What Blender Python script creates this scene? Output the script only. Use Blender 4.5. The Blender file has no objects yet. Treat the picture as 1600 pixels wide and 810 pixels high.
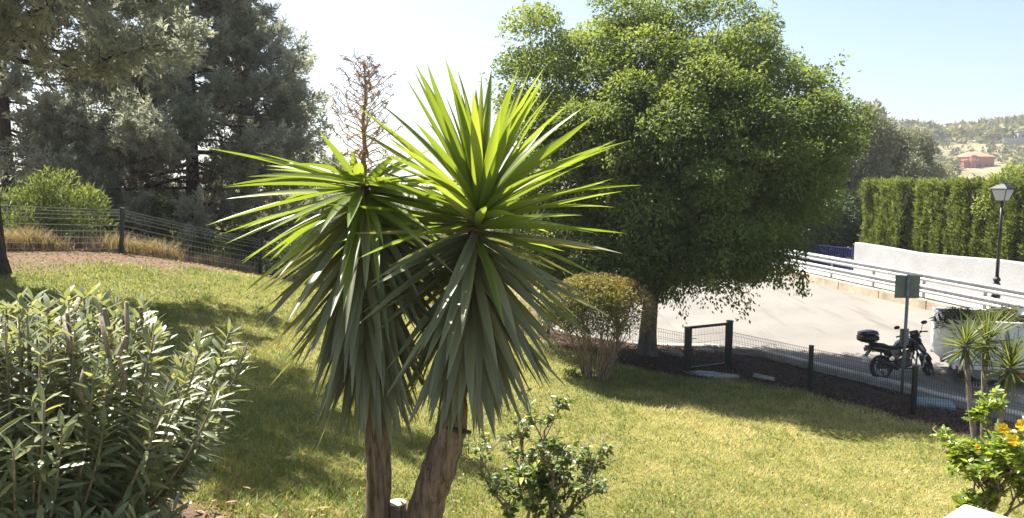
import bpy, math, random
import numpy as np
from mathutils import Vector, Matrix

R = math.radians
rng = np.random.default_rng(7)
random.seed(7)
scene = bpy.context.scene
COL = scene.collection

# ------------------------------------------------------------------ camera
CZ, F, PITCH = 5.0, 1150.0, R(5.71)      # camera height, focal length in photo pixels, downward tilt
cam_d = bpy.data.cameras.new('camera')
cam_d.sensor_width = 36.0
cam_d.lens = 36.0 * F / 1600.0
cam_d.clip_start = 0.05
cam_d.clip_end = 6000
cam = bpy.data.objects.new('camera', cam_d)
COL.objects.link(cam)
cam.location = (0, 0, CZ)
cam.rotation_euler = (R(90) - PITCH, 0, 0)
scene.camera = cam

# ------------------------------------------------------------------ light
SUN_EL, SUN_AZ = R(57), R(-43)           # azimuth measured from +Y towards +X
world = bpy.data.worlds.new('World')
scene.world = world
world.use_nodes = True
wn = world.node_tree.nodes
wl = world.node_tree.links
bg = wn['Background']
sky = wn.new('ShaderNodeTexSky')
sky.sky_type = 'NISHITA'
sky.sun_disc = False
sky.sun_elevation = SUN_EL
sky.sun_rotation = SUN_AZ
sky.altitude = 60
sky.air_density = 1.0
sky.dust_density = 2.2
sky.ozone_density = 1.7
wl.new(sky.outputs[0], bg.inputs[0])
bg.inputs[1].default_value = 0.066
sd = bpy.data.lights.new('sun', 'SUN')
sd.energy = 5.0
sd.angle = R(0.53)
sd.color = (1.0, 0.95, 0.86)
sun = bpy.data.objects.new('sun', sd)
COL.objects.link(sun)
sun.location = (0, 0, 40)
to_sun = Vector((math.sin(SUN_AZ) * math.cos(SUN_EL), math.cos(SUN_AZ) * math.cos(SUN_EL), math.sin(SUN_EL)))
sun.rotation_euler = to_sun.to_track_quat('Z', 'Y').to_euler()

vs = scene.view_settings
vs.view_transform = 'Standard'
vs.look = 'None'
vs.exposure = 1.72
vs.gamma = 1.0
vs.use_curve_mapping = False
HAZE = 0.00048
cy = scene.cycles
cy.use_denoising = True
cy.max_bounces = 12
cy.diffuse_bounces = 8
cy.glossy_bounces = 2
cy.transmission_bounces = 6
cy.transparent_max_bounces = 8
cy.use_adaptive_sampling = False
cy.caustics_reflective = False
cy.caustics_refractive = False
cy.sample_clamp_indirect = 8

# ------------------------------------------------------------------ helpers
def at(px, py, y):
    """world point seen at photo pixel (px,py) that lies y metres ahead of the camera"""
    u, v = (px - 800) / F, (405 - py) / F
    d = Vector((u, math.cos(PITCH) + v * math.sin(PITCH), -math.sin(PITCH) + v * math.cos(PITCH)))
    return Vector((0, 0, CZ)) + d * (y / d.y)

def unit(a):
    a = np.asarray(a, float)
    return a / np.maximum(np.linalg.norm(a, axis=-1, keepdims=True), 1e-9)

def tag(o, label=None, cat=None, group=None, kind=None):
    if label: o['label'] = label
    if cat: o['category'] = cat
    if group: o['group'] = group
    if kind: o['kind'] = kind
    return o

def empty(name, loc=(0, 0, 0), rz=0.0, label=None, cat=None, group=None, kind=None):
    o = bpy.data.objects.new(name, None)
    COL.objects.link(o)
    o.location = loc
    o.rotation_euler = (0, 0, rz)
    o.empty_display_size = 0.2
    return tag(o, label, cat, group, kind)

def link(name, me, parent=None):
    o = bpy.data.objects.new(name, me)
    COL.objects.link(o)
    if parent: o.parent = parent
    return o

class MB:
    """collects simple shapes into one mesh"""
    def __init__(self):
        self.v, self.f = [], []
    def add(self, vs_, fs):
        b = len(self.v)
        self.v += [tuple(p) for p in vs_]
        self.f += [tuple(b + i for i in f) for f in fs]
        return self
    def box(self, c, s, rz=0.0, M=None, bev=0.0):
        hx, hy, hz = s[0] / 2, s[1] / 2, s[2] / 2
        b = min(bev, hx * .9, hy * .9, hz * .9)
        if b <= 0:
            P = [Vector((x, y, z)) for x in (-hx, hx) for y in (-hy, hy) for z in (-hz, hz)]
            Fs = [(0, 1, 3, 2), (4, 6, 7, 5), (0, 4, 5, 1), (2, 3, 7, 6), (0, 2, 6, 4), (1, 5, 7, 3)]
        else:
            P, Fs = [], []
            ring = [(-hx + b, -hy), (hx - b, -hy), (hx, -hy + b), (hx, hy - b), (hx - b, hy), (-hx + b, hy), (-hx, hy - b), (-hx, -hy + b)]
            sx, sy = (hx - b) / hx, (hy - b) / hy
            for z, k in ((-hz, 0), (-hz + b, 1), (hz - b, 1), (hz, 0)):
                for (x, y) in ring:
                    P.append(Vector((x, y, z)) if k else Vector((x * sx, y * sy, z)))
            for r in range(3):
                for i in range(8):
                    j = (i + 1) % 8
                    Fs.append((r * 8 + i, r * 8 + j, (r + 1) * 8 + j, (r + 1) * 8 + i))
            Fs += [tuple(range(7, -1, -1)), tuple(range(24, 32))]
        Rm = Matrix.Rotation(rz, 3, 'Z')
        P = [(M @ p if M else Rm @ p + Vector(c)) for p in P]
        return self.add(P, Fs)
    def bar(self, a, b, w, h=None, up=(0, 0, 1)):
        """box-section bar from a to b"""
        a, b = Vector(a), Vector(b)
        h = h or w
        d = (b - a).normalized()
        u = Vector(up)
        if abs(d.dot(u)) > .98: u = Vector((1, 0, 0))
        s = d.cross(u).normalized(); t = s.cross(d)
        P = [p + s * (w / 2 * i) + t * (h / 2 * j) for p in (a, b) for i, j in ((-1, -1), (1, -1), (1, 1), (-1, 1))]
        return self.add(P, [(3, 2, 1, 0), (4, 5, 6, 7), (0, 1, 5, 4), (1, 2, 6, 5), (2, 3, 7, 6), (3, 0, 4, 7)])
    def tube(self, pts, rad, n=8, cap=True):
        pts = [Vector(p) for p in pts]
        if not isinstance(rad, (list, tuple)): rad = [rad] * len(pts)
        m = len(pts)
        ref = Vector((0.13, 0.27, 0.95))
        P = []
        for i, p in enumerate(pts):
            d = (pts[min(i + 1, m - 1)] - pts[max(i - 1, 0)])
            d = d.normalized() if d.length > 1e-9 else Vector((0, 0, 1))
            if abs(d.dot(ref)) > .97: ref = Vector((0.95, 0.2, 0.1))
            s = d.cross(ref).normalized(); t = s.cross(d)
            ref = t
            for k in range(n):
                a = 2 * math.pi * k / n
                P.append(p + (s * math.cos(a) + t * math.sin(a)) * rad[i])
        Fs = []
        for i in range(m - 1):
            for k in range(n):
                j = (k + 1) % n
                Fs.append((i * n + k, i * n + j, (i + 1) * n + j, (i + 1) * n + k))
        if cap and n > 2:
            Fs += [tuple(range(n - 1, -1, -1)), tuple(range((m - 1) * n, m * n))]
        return self.add(P, Fs)
    def lathe(self, prof, c=(0, 0, 0), n=16, M=None, closed=False):
        """profile of (radius, z) turned round Z (or round M's Z)"""
        P = []
        for (r, z) in prof:
            for k in range(n):
                a = 2 * math.pi * k / n
                q = Vector((r * math.cos(a), r * math.sin(a), z))
                P.append(M @ q if M else q + Vector(c))
        m = len(prof)
        Fs = []
        for i in range(m if closed else m - 1):
            i2 = (i + 1) % m
            for k in range(n):
                j = (k + 1) % n
                Fs.append((i * n + k, i * n + j, i2 * n + j, i2 * n + k))
        if not closed:
            Fs += [tuple(range(n - 1, -1, -1)), tuple(range((m - 1) * n, m * n))]
        return self.add(P, Fs)
    def prism(self, outline, y0, y1, M=None):
        """outline of (x,z) points extruded along y"""
        n = len(outline)
        P = [Vector((x, y0, z)) for x, z in outline] + [Vector((x, y1, z)) for x, z in outline]
        if M: P = [M @ p for p in P]
        Fs = [tuple(range(n)), tuple(range(2 * n - 1, n - 1, -1))]
        for i in range(n):
            j = (i + 1) % n
            Fs.append((i, i + n, j + n, j))
        return self.add(P, Fs)
    def build(self, name, mat, parent=None, smooth=False, **kw):
        me = bpy.data.meshes.new(name)
        me.from_pydata(self.v, [], self.f)
        me.materials.append(mat)
        if smooth:
            me.polygons.foreach_set('use_smooth', [True] * len(me.polygons))
        me.update()
        import bmesh
        bm = bmesh.new(); bm.from_mesh(me)
        bmesh.ops.recalc_face_normals(bm, faces=bm.faces)
        bm.to_mesh(me); bm.free()
        o = link(name, me, parent)
        return tag(o, **kw)

def np_mesh(name, V, Fc, mat, tint=None, smooth=False):
    """fast mesh: V (n,3), Fc (m,k)"""
    me = bpy.data.meshes.new(name)
    V = np.ascontiguousarray(V, np.float32); Fc = np.ascontiguousarray(Fc, np.int32)
    m, k = Fc.shape
    me.vertices.add(len(V)); me.vertices.foreach_set('co', V.ravel())
    me.loops.add(m * k); me.loops.foreach_set('vertex_index', Fc.ravel())
    me.polygons.add(m); me.polygons.foreach_set('loop_start', np.arange(0, m * k, k, dtype=np.int32))
    if smooth: me.polygons.foreach_set('use_smooth', np.ones(m, bool))
    if tint is not None:
        at_ = me.attributes.new('tint', 'FLOAT', 'POINT')
        at_.data.foreach_set('value', np.ascontiguousarray(tint, np.float32))
    me.materials.append(mat)
    me.update(calc_edges=True)
    return me

# leaf templates: (along, side, normal) and faces
T_FOLD = (np.array([(0, 0, 0), (.42, .5, .10), (1, 0, -.10), (.42, -.5, .10)], float), np.array([(0, 3, 2), (0, 2, 1)]))
T_BLADE = (np.array([(0, .5, 0), (0, -.5, 0), (1, 0, 0)], float), np.array([(0, 1, 2)]))
T_BEND = (np.array([(0, .5, 0), (0, -.5, 0), (.55, -.4, .0), (.55, .4, .0), (1, 0, -.22)], float), np.array([(0, 1, 2), (0, 2, 3), (3, 2, 4)]))
T_OVAL = (np.array([(0, 0, 0), (.25, .42, .06), (.65, .42, .05), (1, 0, -.12), (.65, -.42, .05), (.25, -.42, .06), (.45, 0, -.02)], float),
          np.array([(0, 6, 1), (1, 6, 2), (2, 6, 3), (3, 6, 4), (4, 6, 5), (5, 6, 0)]))

def cloud(name, mat, P, D, N, L, W, tmpl=T_FOLD, tint=None, parent=None, **kw):
    """one mesh of many leaves"""
    P = np.asarray(P, float); n = len(P)
    D = unit(D); N = np.asarray(N, float)
    N = unit(N - D * (N * D).sum(1, keepdims=True)); S = np.cross(N, D)
    L = np.broadcast_to(np.asarray(L, float), n)[:, None, None]
    W = np.broadcast_to(np.asarray(W, float), n)[:, None, None]
    T, Fc = tmpl
    k = len(T)
    V = P[:, None, :] + D[:, None, :] * T[None, :, 0:1] * L + S[:, None, :] * T[None, :, 1:2] * W + N[:, None, :] * T[None, :, 2:3] * L
    FF = (Fc[None] + (np.arange(n) * k)[:, None, None]).reshape(-1, Fc.shape[1])
    tt = np.repeat(np.asarray(tint if tint is not None else rng.random(n), float), k)
    me = np_mesh(name, V.reshape(-1, 3), FF, mat, tt)
    return tag(link(name, me, parent), **kw)

def leaf_data(name, mat, segs=6, prof=None, fold=.25, bend=0.0, width=1.0, curl=0.0, ratio=.3):
    """one leaf of unit length along +X with a folded midrib; shared by many leaf objects"""
    V, Fc = [], []
    for i in range(segs + 1):
        t = i / segs
        w = prof(t) * .5 * width
        z = -bend * t * t
        y = curl * t * t / ratio
        V += [(t, -w + y, z + fold * w * ratio), (t, y, z), (t, w + y, z + fold * w * ratio)]
    for i in range(segs):
        a = i * 3; b = a + 3
        Fc += [(a, b, b + 1, a + 1), (a + 1, b + 1, b + 2, a + 2)]
    me = np_mesh(name, V, Fc, mat, smooth=True)
    return me

def leaf_obj(name, me, parent, P, D, N, L, W):
    """a single leaf as an object; P in the parent's frame"""
    D = Vector(D).normalized(); N = Vector(N)
    N = (N - D * N.dot(D)).normalized(); S = N.cross(D)
    o = bpy.data.objects.new(name, me)
    COL.objects.link(o)
    o.parent = parent
    o.matrix_basis = Matrix(((D.x * L, S.x * W, N.x * L, P[0]), (D.y * L, S.y * W, N.y * L, P[1]), (D.z * L, S.z * W, N.z * L, P[2]), (0, 0, 0, 1)))
    return o

def copy_tree(o, parent=None):
    c = o.copy(); COL.objects.link(c); c.parent = parent
    for ch in list(o.children): copy_tree(ch, c)
    return c

# ------------------------------------------------------------------ materials
def nodes_of(name):
    m = bpy.data.materials.new(name)
    m.use_nodes = True
    nt = m.node_tree
    return m, nt, nt.nodes, nt.links, nt.nodes['Principled BSDF']

def ramp(nd, stops):
    r = nd.new('ShaderNodeValToRGB')
    e = r.color_ramp.elements
    while len(e) < len(stops): e.new(.5)
    for i, (p, c) in enumerate(stops):
        e[i].position = p; e[i].color = (*c, 1)
    return r

def noise(nd, lk, scale, detail=4, vec=None, rough=.6):
    n = nd.new('ShaderNodeTexNoise')
    n.inputs['Scale'].default_value = scale; n.inputs['Detail'].default_value = detail
    n.inputs['Roughness'].default_value = rough
    if vec: lk.new(vec, n.inputs['Vector'])
    return n

def surf(name, c1, c2=None, scale=6.0, rough=.7, metal=0.0, bump=0.0, bscale=None, spec=.5, coat=0.0, stretch=None, lo=.35, hi=.65):
    """plain surface with noise between two colours and fine relief"""
    m, nt, nd, lk, b = nodes_of(name)
    tc = nd.new('ShaderNodeTexCoord')
    vec = tc.outputs['Object']
    if stretch:
        mp = nd.new('ShaderNodeMapping'); mp.inputs['Scale'].default_value = stretch
        lk.new(vec, mp.inputs[0]); vec = mp.outputs[0]
    if c2:
        n = noise(nd, lk, scale, 6, vec)
        r = ramp(nd, [(lo, c1), (hi, c2)])
        lk.new(n.outputs[0], r.inputs[0]); lk.new(r.outputs[0], b.inputs['Base Color'])
    else:
        b.inputs['Base Color'].default_value = (*c1, 1)
    b.inputs['Roughness'].default_value = rough
    b.inputs['Metallic'].default_value = metal
    b.inputs['Specular IOR Level'].default_value = spec
    b.inputs['Coat Weight'].default_value = coat
    if bump:
        n2 = noise(nd, lk, bscale or scale * 4, 6, vec)
        bp = nd.new('ShaderNodeBump'); bp.inputs['Strength'].default_value = bump
        bp.inputs['Distance'].default_value = .02
        lk.new(n2.outputs[0], bp.inputs['Height']); lk.new(bp.outputs[0], b.inputs['Normal'])
    return m

def leafmat(name, stops, trans=.4, tcol=1.6, rough=.5, spec=.35, src='attr', tshift=(1.15, 1.1, .55), wob=0.0, wscale=2.0):
    """leaf: reflecting and light-transmitting; colour varies leaf by leaf"""
    m, nt, nd, lk, b = nodes_of(name)
    if src == 'attr':
        a = nd.new('ShaderNodeAttribute'); a.attribute_name = 'tint'; fac = a.outputs['Fac']
    else:
        a = nd.new('ShaderNodeObjectInfo'); fac = a.outputs['Random']
    if wob:
        g = nd.new('ShaderNodeNewGeometry')
        n = noise(nd, lk, wscale, 3, g.outputs['Position'])
        ma = nd.new('ShaderNodeMath'); ma.operation = 'MULTIPLY_ADD'
        ma.inputs[1].default_value = wob; ma.inputs[2].default_value = -wob * .5
        lk.new(n.outputs[0], ma.inputs[0])
        ad = nd.new('ShaderNodeMath'); ad.operation = 'ADD'
        lk.new(ma.outputs[0], ad.inputs[0]); lk.new(fac, ad.inputs[1]); fac = ad.outputs[0]
    r = ramp(nd, stops)
    lk.new(fac, r.inputs[0])
    lk.new(r.outputs[0], b.inputs['Base Color'])
    b.inputs['Roughness'].default_value = rough
    b.inputs['Specular IOR Level'].default_value = spec
    t = nd.new('ShaderNodeBsdfTranslucent')
    mx = nd.new('ShaderNodeMix'); mx.data_type = 'RGBA'; mx.blend_type = 'MULTIPLY'
    mx.inputs[0].default_value = 1.0
    lk.new(r.outputs[0], mx.inputs[6]); mx.inputs[7].default_value = (tcol * tshift[0], tcol * tshift[1], tcol * tshift[2], 1)
    lk.new(mx.outputs[2], t.inputs[0])
    ms = nd.new('ShaderNodeMixShader'); ms.inputs[0].default_value = trans
    lk.new(b.outputs[0], ms.inputs[1]); lk.new(t.outputs[0], ms.inputs[2])
    lk.new(ms.outputs[0], nd['Material Output'].inputs[0])
    return m

def barkmat(name, c1, c2, scale=5.0, vstretch=.15, bump=.8, hscale=1.0):
    m, nt, nd, lk, b = nodes_of(name)
    tc = nd.new('ShaderNodeTexCoord')
    mp = nd.new('ShaderNodeMapping'); mp.inputs['Scale'].default_value = (hscale, hscale, vstretch)
    lk.new(tc.outputs['Object'], mp.inputs[0])
    n = noise(nd, lk, scale, 8, mp.outputs[0], .7)
    n.inputs['Distortion'].default_value = .6
    r = ramp(nd, [(.36, c1), (.62, c2)])
    lk.new(n.outputs[0], r.inputs[0])
    n3 = noise(nd, lk, 3.0, 4, tc.outputs['Object'])
    mx = nd.new('ShaderNodeMix'); mx.data_type = 'RGBA'; mx.blend_type = 'MULTIPLY'
    mx.inputs[0].default_value = .6
    r3 = ramp(nd, [(.3, (.55, .55, .55)), (.7, (1.2, 1.15, 1.1))])
    lk.new(n3.outputs[0], r3.inputs[0]); lk.new(r.outputs[0], mx.inputs[6]); lk.new(r3.outputs[0], mx.inputs[7])
    lk.new(mx.outputs[2], b.inputs['Base Color'])
    b.inputs['Roughness'].default_value = .9
    b.inputs['Specular IOR Level'].default_value = .2
    bp = nd.new('ShaderNodeBump'); bp.inputs['Strength'].default_value = bump; bp.inputs['Distance'].default_value = .025
    lk.new(n.outputs[0], bp.inputs['Height']); lk.new(bp.outputs[0], b.inputs['Normal'])
    return m

MAT = {}
MAT['dark_green_metal'] = surf('dark_green_metal', (.006, .014, .012), rough=.45)
MAT['wire'] = surf('fence_wire', (.02, .035, .03), rough=.5)
MAT['wire_pale'] = surf('old_fence_wire', (.38, .39, .38), rough=.4, metal=.4)
MAT['galv'] = surf('galvanised_steel', (.34, .35, .36), (.46, .47, .47), scale=3, rough=.42, metal=.35, bump=.05)
MAT['galv_dark'] = surf('dull_galvanised_steel', (.13, .14, .135), (.21, .22, .21), scale=5, rough=.5, metal=.3)
MAT['black_metal'] = surf('black_cast_iron', (.008, .009, .009), rough=.4)
MAT['black_plastic'] = surf('black_plastic', (.009, .009, .011), rough=.38)
MAT['black_paint'] = surf('black_gloss_paint', (.008, .008, .012), rough=.2, coat=.5)
MAT['rubber'] = surf('tyre_rubber', (.012, .012, .012), (.03, .03, .028), scale=20, rough=.8)
MAT['seat'] = surf('seat_vinyl', (.012, .012, .013), rough=.55, bump=.2, bscale=200)
MAT['engine'] = surf('engine_alloy', (.05, .05, .052), (.13, .13, .13), scale=12, rough=.4, metal=.6)
MAT['chrome'] = surf('chrome', (.6, .6, .62), rough=.15, metal=1)
MAT['white_paint'] = surf('white_truck_paint', (.55, .56, .56), (.66, .66, .65), scale=2.5, rough=.45, bump=.05)
MAT['white_plaster'] = surf('whitewashed_plaster', (.34, .34, .336), (.40, .40, .396), scale=1.2, rough=.9, bump=.5, bscale=9)
MAT['red_lens'] = surf('red_lens', (.5, .02, .02), rough=.25)
MAT['white_lens'] = surf('white_reflector', (.8, .8, .8), rough=.3)
MAT['orange_lens'] = surf('orange_lens', (.7, .2, .01), rough=.25)
MAT['concrete'] = surf('concrete', (.30, .28, .25), (.46, .43, .39), scale=3, rough=.9, bump=.4)
MAT['kerb'] = surf('kerb_concrete', (.30, .24, .17), (.50, .42, .30), scale=1.6, rough=.92, bump=.5, bscale=12)
MAT['stone'] = surf('rough_stone', (.22, .19, .16), (.42, .38, .33), scale=5, rough=.95, bump=.7)
MAT['sign_back'] = surf('sign_back_grey_green', (.10, .13, .11), (.15, .18, .16), scale=3, rough=.6, metal=.2)
MAT['teal'] = surf('teal_painted_cover', (.12, .19, .195), (.19, .26, .26), scale=4, rough=.7, bump=.2)
MAT['blue_paint'] = surf('dark_blue_paint', (.012, .018, .10), rough=.4)

# ------------------------------------------------------------------ ground shape (heights relative to the camera until gz/rz add CZ)
def tps_fit(pts):
    p = np.array(pts, float); X, z = p[:, :2], p[:, 2]; n = len(X)
    d = np.linalg.norm(X[:, None] - X[None], axis=2)
    K = np.where(d > 0, d * d * np.log(d + 1e-12), 0) + np.eye(n) * .6
    A = np.zeros((n + 3, n + 3)); Q = np.c_[np.ones(n), X]
    A[:n, :n] = K; A[:n, n:] = Q; A[n:, :n] = Q.T
    w = np.linalg.solve(A, np.r_[z, 0, 0, 0])
    return X, w
_C = [(-10, 19, -1.75), (-7.6, 22, -2.75), (-12.5, 15, -1.45), (-3.5, 25, -3.9), (1.1, 22, -4.6), (4.55, 18.8, -4.8), (5.75, 19.4, -4.86),
      (7.16, 17.3, -4.84), (8.5, 15.2, -4.84), (11, 11.2, -4.85), (5, 11, -4.62), (0, 12, -4.0), (-4, 14, -3.05), (-8, 11, -2.05), (-2.5, 6, -2.9),
      (0, 7, -3.7), (4, 6, -4.3), (0, 1, -3.8), (-4, 1, -2.8), (6, 1, -4.5), (-14, 8, -1.3), (-12, 25, -3.4), (-8, 29, -5.2), (-18, 22, -2.4), (-18, 12, -.9),
      (0, 31, -5.3), (-6, 36, -7), (-20, 36, -7), (-28, 24, -4), (-28, 8, -1), (14, 3, -4.9), (3.7, 20.6, -4.72), (2, 26, -5.05), (-26, -5, -1.5), (14, -5, -4.8)]
_TX, _TW = tps_fit(_C)
EDGE = np.array([(14.5, 8), (12, 13), (10.5, 15.5), (9.6, 17.3), (8.2, 19.8), (7.4, 21.3), (5.9, 22.3), (4.2, 22.8), (2.6, 23.6), (1.2, 26), (1.2, 30), (2.0, 36), (3.6, 45), (5, 55), (7, 75)], float)
RIGHT_FENCE = [(11.0, 11.3), (9.75, 13.25), (8.5, 15.2), (7.16, 17.3), (5.82, 19.4)]
MID_FENCE = [(4.55, 18.8), (2.9, 19.9), (1.1, 22.0), (-1.1, 23.9), (-3.6, 25.2)]
LEFT_FENCE = [(-3.6, 25.2), (-7.6, 22.0), (-10.1, 18.9), (-12.6, 15.8), (-15.1, 12.7)]

def rail_x(y): return 14.8 + (25.1 - y) * .206
def edge_x(y): return np.interp(y, EDGE[:, 1], EDGE[:, 0])
def road_rel(x, y): return -5.834 + .0559 * np.asarray(x, float) + .02475 * np.asarray(y, float)
def smooth(t):
    t = np.clip(t, 0, 1); return t * t * (3 - 2 * t)
_H = np.random.default_rng(3).random((64, 64))
def vnoise(x, y, s=1.0):
    x = np.asarray(x, float) * s + 17.3; y = np.asarray(y, float) * s + 5.1
    xi, yi = np.floor(x).astype(int), np.floor(y).astype(int)
    fx, fy = smooth(x - xi), smooth(y - yi)
    h = lambda i, j: _H[i % 64, j % 64]
    return (h(xi, yi) * (1 - fx) + h(xi + 1, yi) * fx) * (1 - fy) + (h(xi, yi + 1) * (1 - fx) + h(xi + 1, yi + 1) * fx) * fy
def fbm(x, y, s=1.0, o=3):
    return sum(vnoise(x, y, s * 2 ** i) * .5 ** (i + 1) for i in range(o)) / (1 - .5 ** o)

def terr(x, y):
    """far land: a valley on the left, the hill with the house on the right, a low ridge far off"""
    x, y = np.asarray(x, float), np.asarray(y, float)
    r = np.hypot(x, y)
    z = -8 + 0 * x
    ang = x / np.maximum(y, 1.0)
    m = smooth((ang - .26) / .22) * (y > 20)
    yy = y + 25 * (fbm(x, y, .012) - .5)
    z = z + m * (36 * smooth((yy - 150) / 290) + 8 * smooth((ang - .55) / .3) * smooth((yy - 200) / 240) + 5 * (fbm(x, y, .02) - .5) * smooth((yy - 150) / 150))
    z = z + m * 3.2 * smooth((80 - y) / 40)
    far = smooth((r - 700) / 700) * np.where(y > 0, 1, .4)
    z = z + far * (20 + 28 * (fbm(x, y, .0016) - .35))
    return z

def g_rel(x, y):
    x, y = np.asarray(x, float), np.asarray(y, float)
    xs, ys = np.clip(x, -28, 15), np.clip(y, -6, 37)
    d = np.sqrt((xs[..., None] - _TX[:, 0]) ** 2 + (ys[..., None] - _TX[:, 1]) ** 2)
    n = len(_TX)
    z = (np.where(d > 0, d * d * np.log(d + 1e-12), 0) * _TW[:n]).sum(-1) + _TW[n] + _TW[n + 1] * xs + _TW[n + 2] * ys
    z = z + .05 * (fbm(x, y, .9) - .5)
    ex = edge_x(y)
    road = road_rel(np.minimum(x, rail_x(y)), y) - .12
    t = smooth((x - ex + .55) / .5)
    t = np.where(y < 8, smooth((x - 15) / 1.0), t)
    z = z * (1 - t) + road * t
    e = np.maximum.reduce([smooth((-x - 26) / 8), smooth((y - 34) / 10) * (1 - .0 * t), smooth((x - 24) / 6), smooth((-y - 3) / 6)])
    e = np.where((x > ex - 1) & (y > 8) & (x < 24), smooth((y - 48) / 8), e)
    return z * (1 - e) + (terr(x, y) - .25) * e
def gz(x, y): return float(g_rel(np.array([x]), np.array([y]))[0]) + CZ
def rz(x, y): return float(road_rel(x, y)) + CZ

def seg_dist(x, y, pts):
    best = np.full(np.shape(x), 1e9)
    for (ax, ay), (bx, by) in zip(pts[:-1], pts[1:]):
        dx, dy = bx - ax, by - ay
        t = np.clip(((x - ax) * dx + (y - ay) * dy) / (dx * dx + dy * dy), 0, 1)
        best = np.minimum(best, np.hypot(x - ax - t * dx, y - ay - t * dy))
    return best
LAWN = [(-15.1, 12.7), (-12.6, 15.8), (-10.1, 18.9), (-7.6, 22), (-3.6, 25.2), (-1.1, 23.9), (1.1, 22), (2.9, 19.9), (4.55, 18.8), (5.82, 19.4), (7.16, 17.3), (8.5, 15.2), (11, 11.3), (14, 6.5), (14, -2), (-18, -2)]
def inside(x, y, poly):
    c = np.zeros(np.shape(x), bool)
    for (ax, ay), (bx, by) in zip(poly, poly[1:] + poly[:1]):
        if ay == by: continue
        k = ((ay > y) != (by > y)) & (x < (bx - ax) * (y - ay) / (by - ay) + ax)
        c ^= k
    return c
def lawn_w(x, y):
    """1 where grass grows, 0 on the bare earth"""
    i = inside(x, y, LAWN)
    n = fbm(x, y, 1.3)
    dm = seg_dist(x, y, MID_FENCE + RIGHT_FENCE[::-1])
    dl = seg_dist(x, y, LEFT_FENCE)
    wid = .25 + .55 * smooth((7.5 - x) / 3)
    a = smooth((dm - wid + .7 * (n - .5)) / .45)
    b = smooth((dl - 1.7 + 2.2 * (n - .5)) / 1.3)
    o = smooth((np.hypot((x + 3.4) / 1.9, (y - 5.1) / 1.4) - .85 + .3 * (n - .5)) / .2)
    return np.where(i, a * b * o, 0)

# ------------------------------------------------------------------ near ground
def grid_mesh(name, xs, ys, zf, mat, attrs=None):
    X, Y = np.meshgrid(xs, ys)
    Z = zf(X, Y)
    nx, ny = len(xs), len(ys)
    V = np.c_[X.ravel(), Y.ravel(), Z.ravel()]
    i = np.arange(nx - 1)[None] + nx * np.arange(ny - 1)[:, None]
    Fc = np.stack([i, i + 1, i + nx + 1, i + nx], -1).reshape(-1, 4)
    me = np_mesh(name, V, Fc, mat, smooth=True)
    for k, fn in (attrs or {}).items():
        a = me.attributes.new(k, 'FLOAT', 'POINT'); a.data.foreach_set('value', np.ascontiguousarray(fn(X, Y).ravel(), np.float32))
    return me

def ground_mat():
    m, nt, nd, lk, b = nodes_of('lawn_and_bare_earth')
    tc = nd.new('ShaderNodeTexCoord'); P = tc.outputs['Object']
    def mix(f, a, bb, fac=None):
        mx = nd.new('ShaderNodeMix'); mx.data_type = 'RGBA'
        if fac is None: lk.new(f, mx.inputs[0])
        else: mx.inputs[0].default_value = fac
        lk.new(a, mx.inputs[6]); lk.new(bb, mx.inputs[7]); return mx.outputs[2]
    nf = noise(nd, lk, 55, 4, P); nb = noise(nd, lk, .9, 5, P)
    g = ramp(nd, [(.3, (.11, .11, .03)), (.55, (.24, .215, .075)), (.75, (.38, .31, .14))])
    lk.new(nf.outputs[0], g.inputs[0])
    d = ramp(nd, [(.3, (.06, .038, .026)), (.5, (.16, .11, .075)), (.7, (.27, .20, .14))])
    nd1 = noise(nd, lk, 38, 6, P, .75); lk.new(nd1.outputs[0], d.inputs[0])
    mu = ramp(nd, [(.35, (.045, .029, .020)), (.55, (.11, .072, .05)), (.72, (.20, .145, .105))])
    nm = noise(nd, lk, 45, 6, P, .75); lk.new(nm.outputs[0], mu.inputs[0])
    al = nd.new('ShaderNodeAttribute'); al.attribute_name = 'lawn'
    am = nd.new('ShaderNodeAttribute'); am.attribute_name = 'mulch'
    e = mix(am.outputs['Fac'], d.outputs[0], mu.outputs[0])
    c = mix(al.outputs['Fac'], e, g.outputs[0])
    lk.new(c, b.inputs['Base Color'])
    b.inputs['Roughness'].default_value = .95; b.inputs['Specular IOR Level'].default_value = .1
    bp = nd.new('ShaderNodeBump'); bp.inputs['Strength'].default_value = .9; bp.inputs['Distance'].default_value = .03
    lk.new(nd1.outputs[0], bp.inputs['Height']); lk.new(bp.outputs[0], b.inputs['Normal'])
    return m

def mulch_w(x, y):
    return smooth((x + 1.5) / 2) * smooth((3.2 - seg_dist(x, y, MID_FENCE + RIGHT_FENCE[::-1])) / .6)
gx = np.r_[np.arange(-34, -14, 1.0), np.arange(-14, 12, .2), np.arange(12, 33, .8)]
gy = np.r_[np.arange(-9, 3, 1.0), np.arange(3, 28, .2), np.arange(28, 62, 1.0)]
ground = link('ground', grid_mesh('ground', gx, gy, lambda X, Y: g_rel(X, Y) + CZ, ground_mat(), {'lawn': lawn_w, 'mulch': mulch_w}))
tag(ground, kind='structure')

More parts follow.
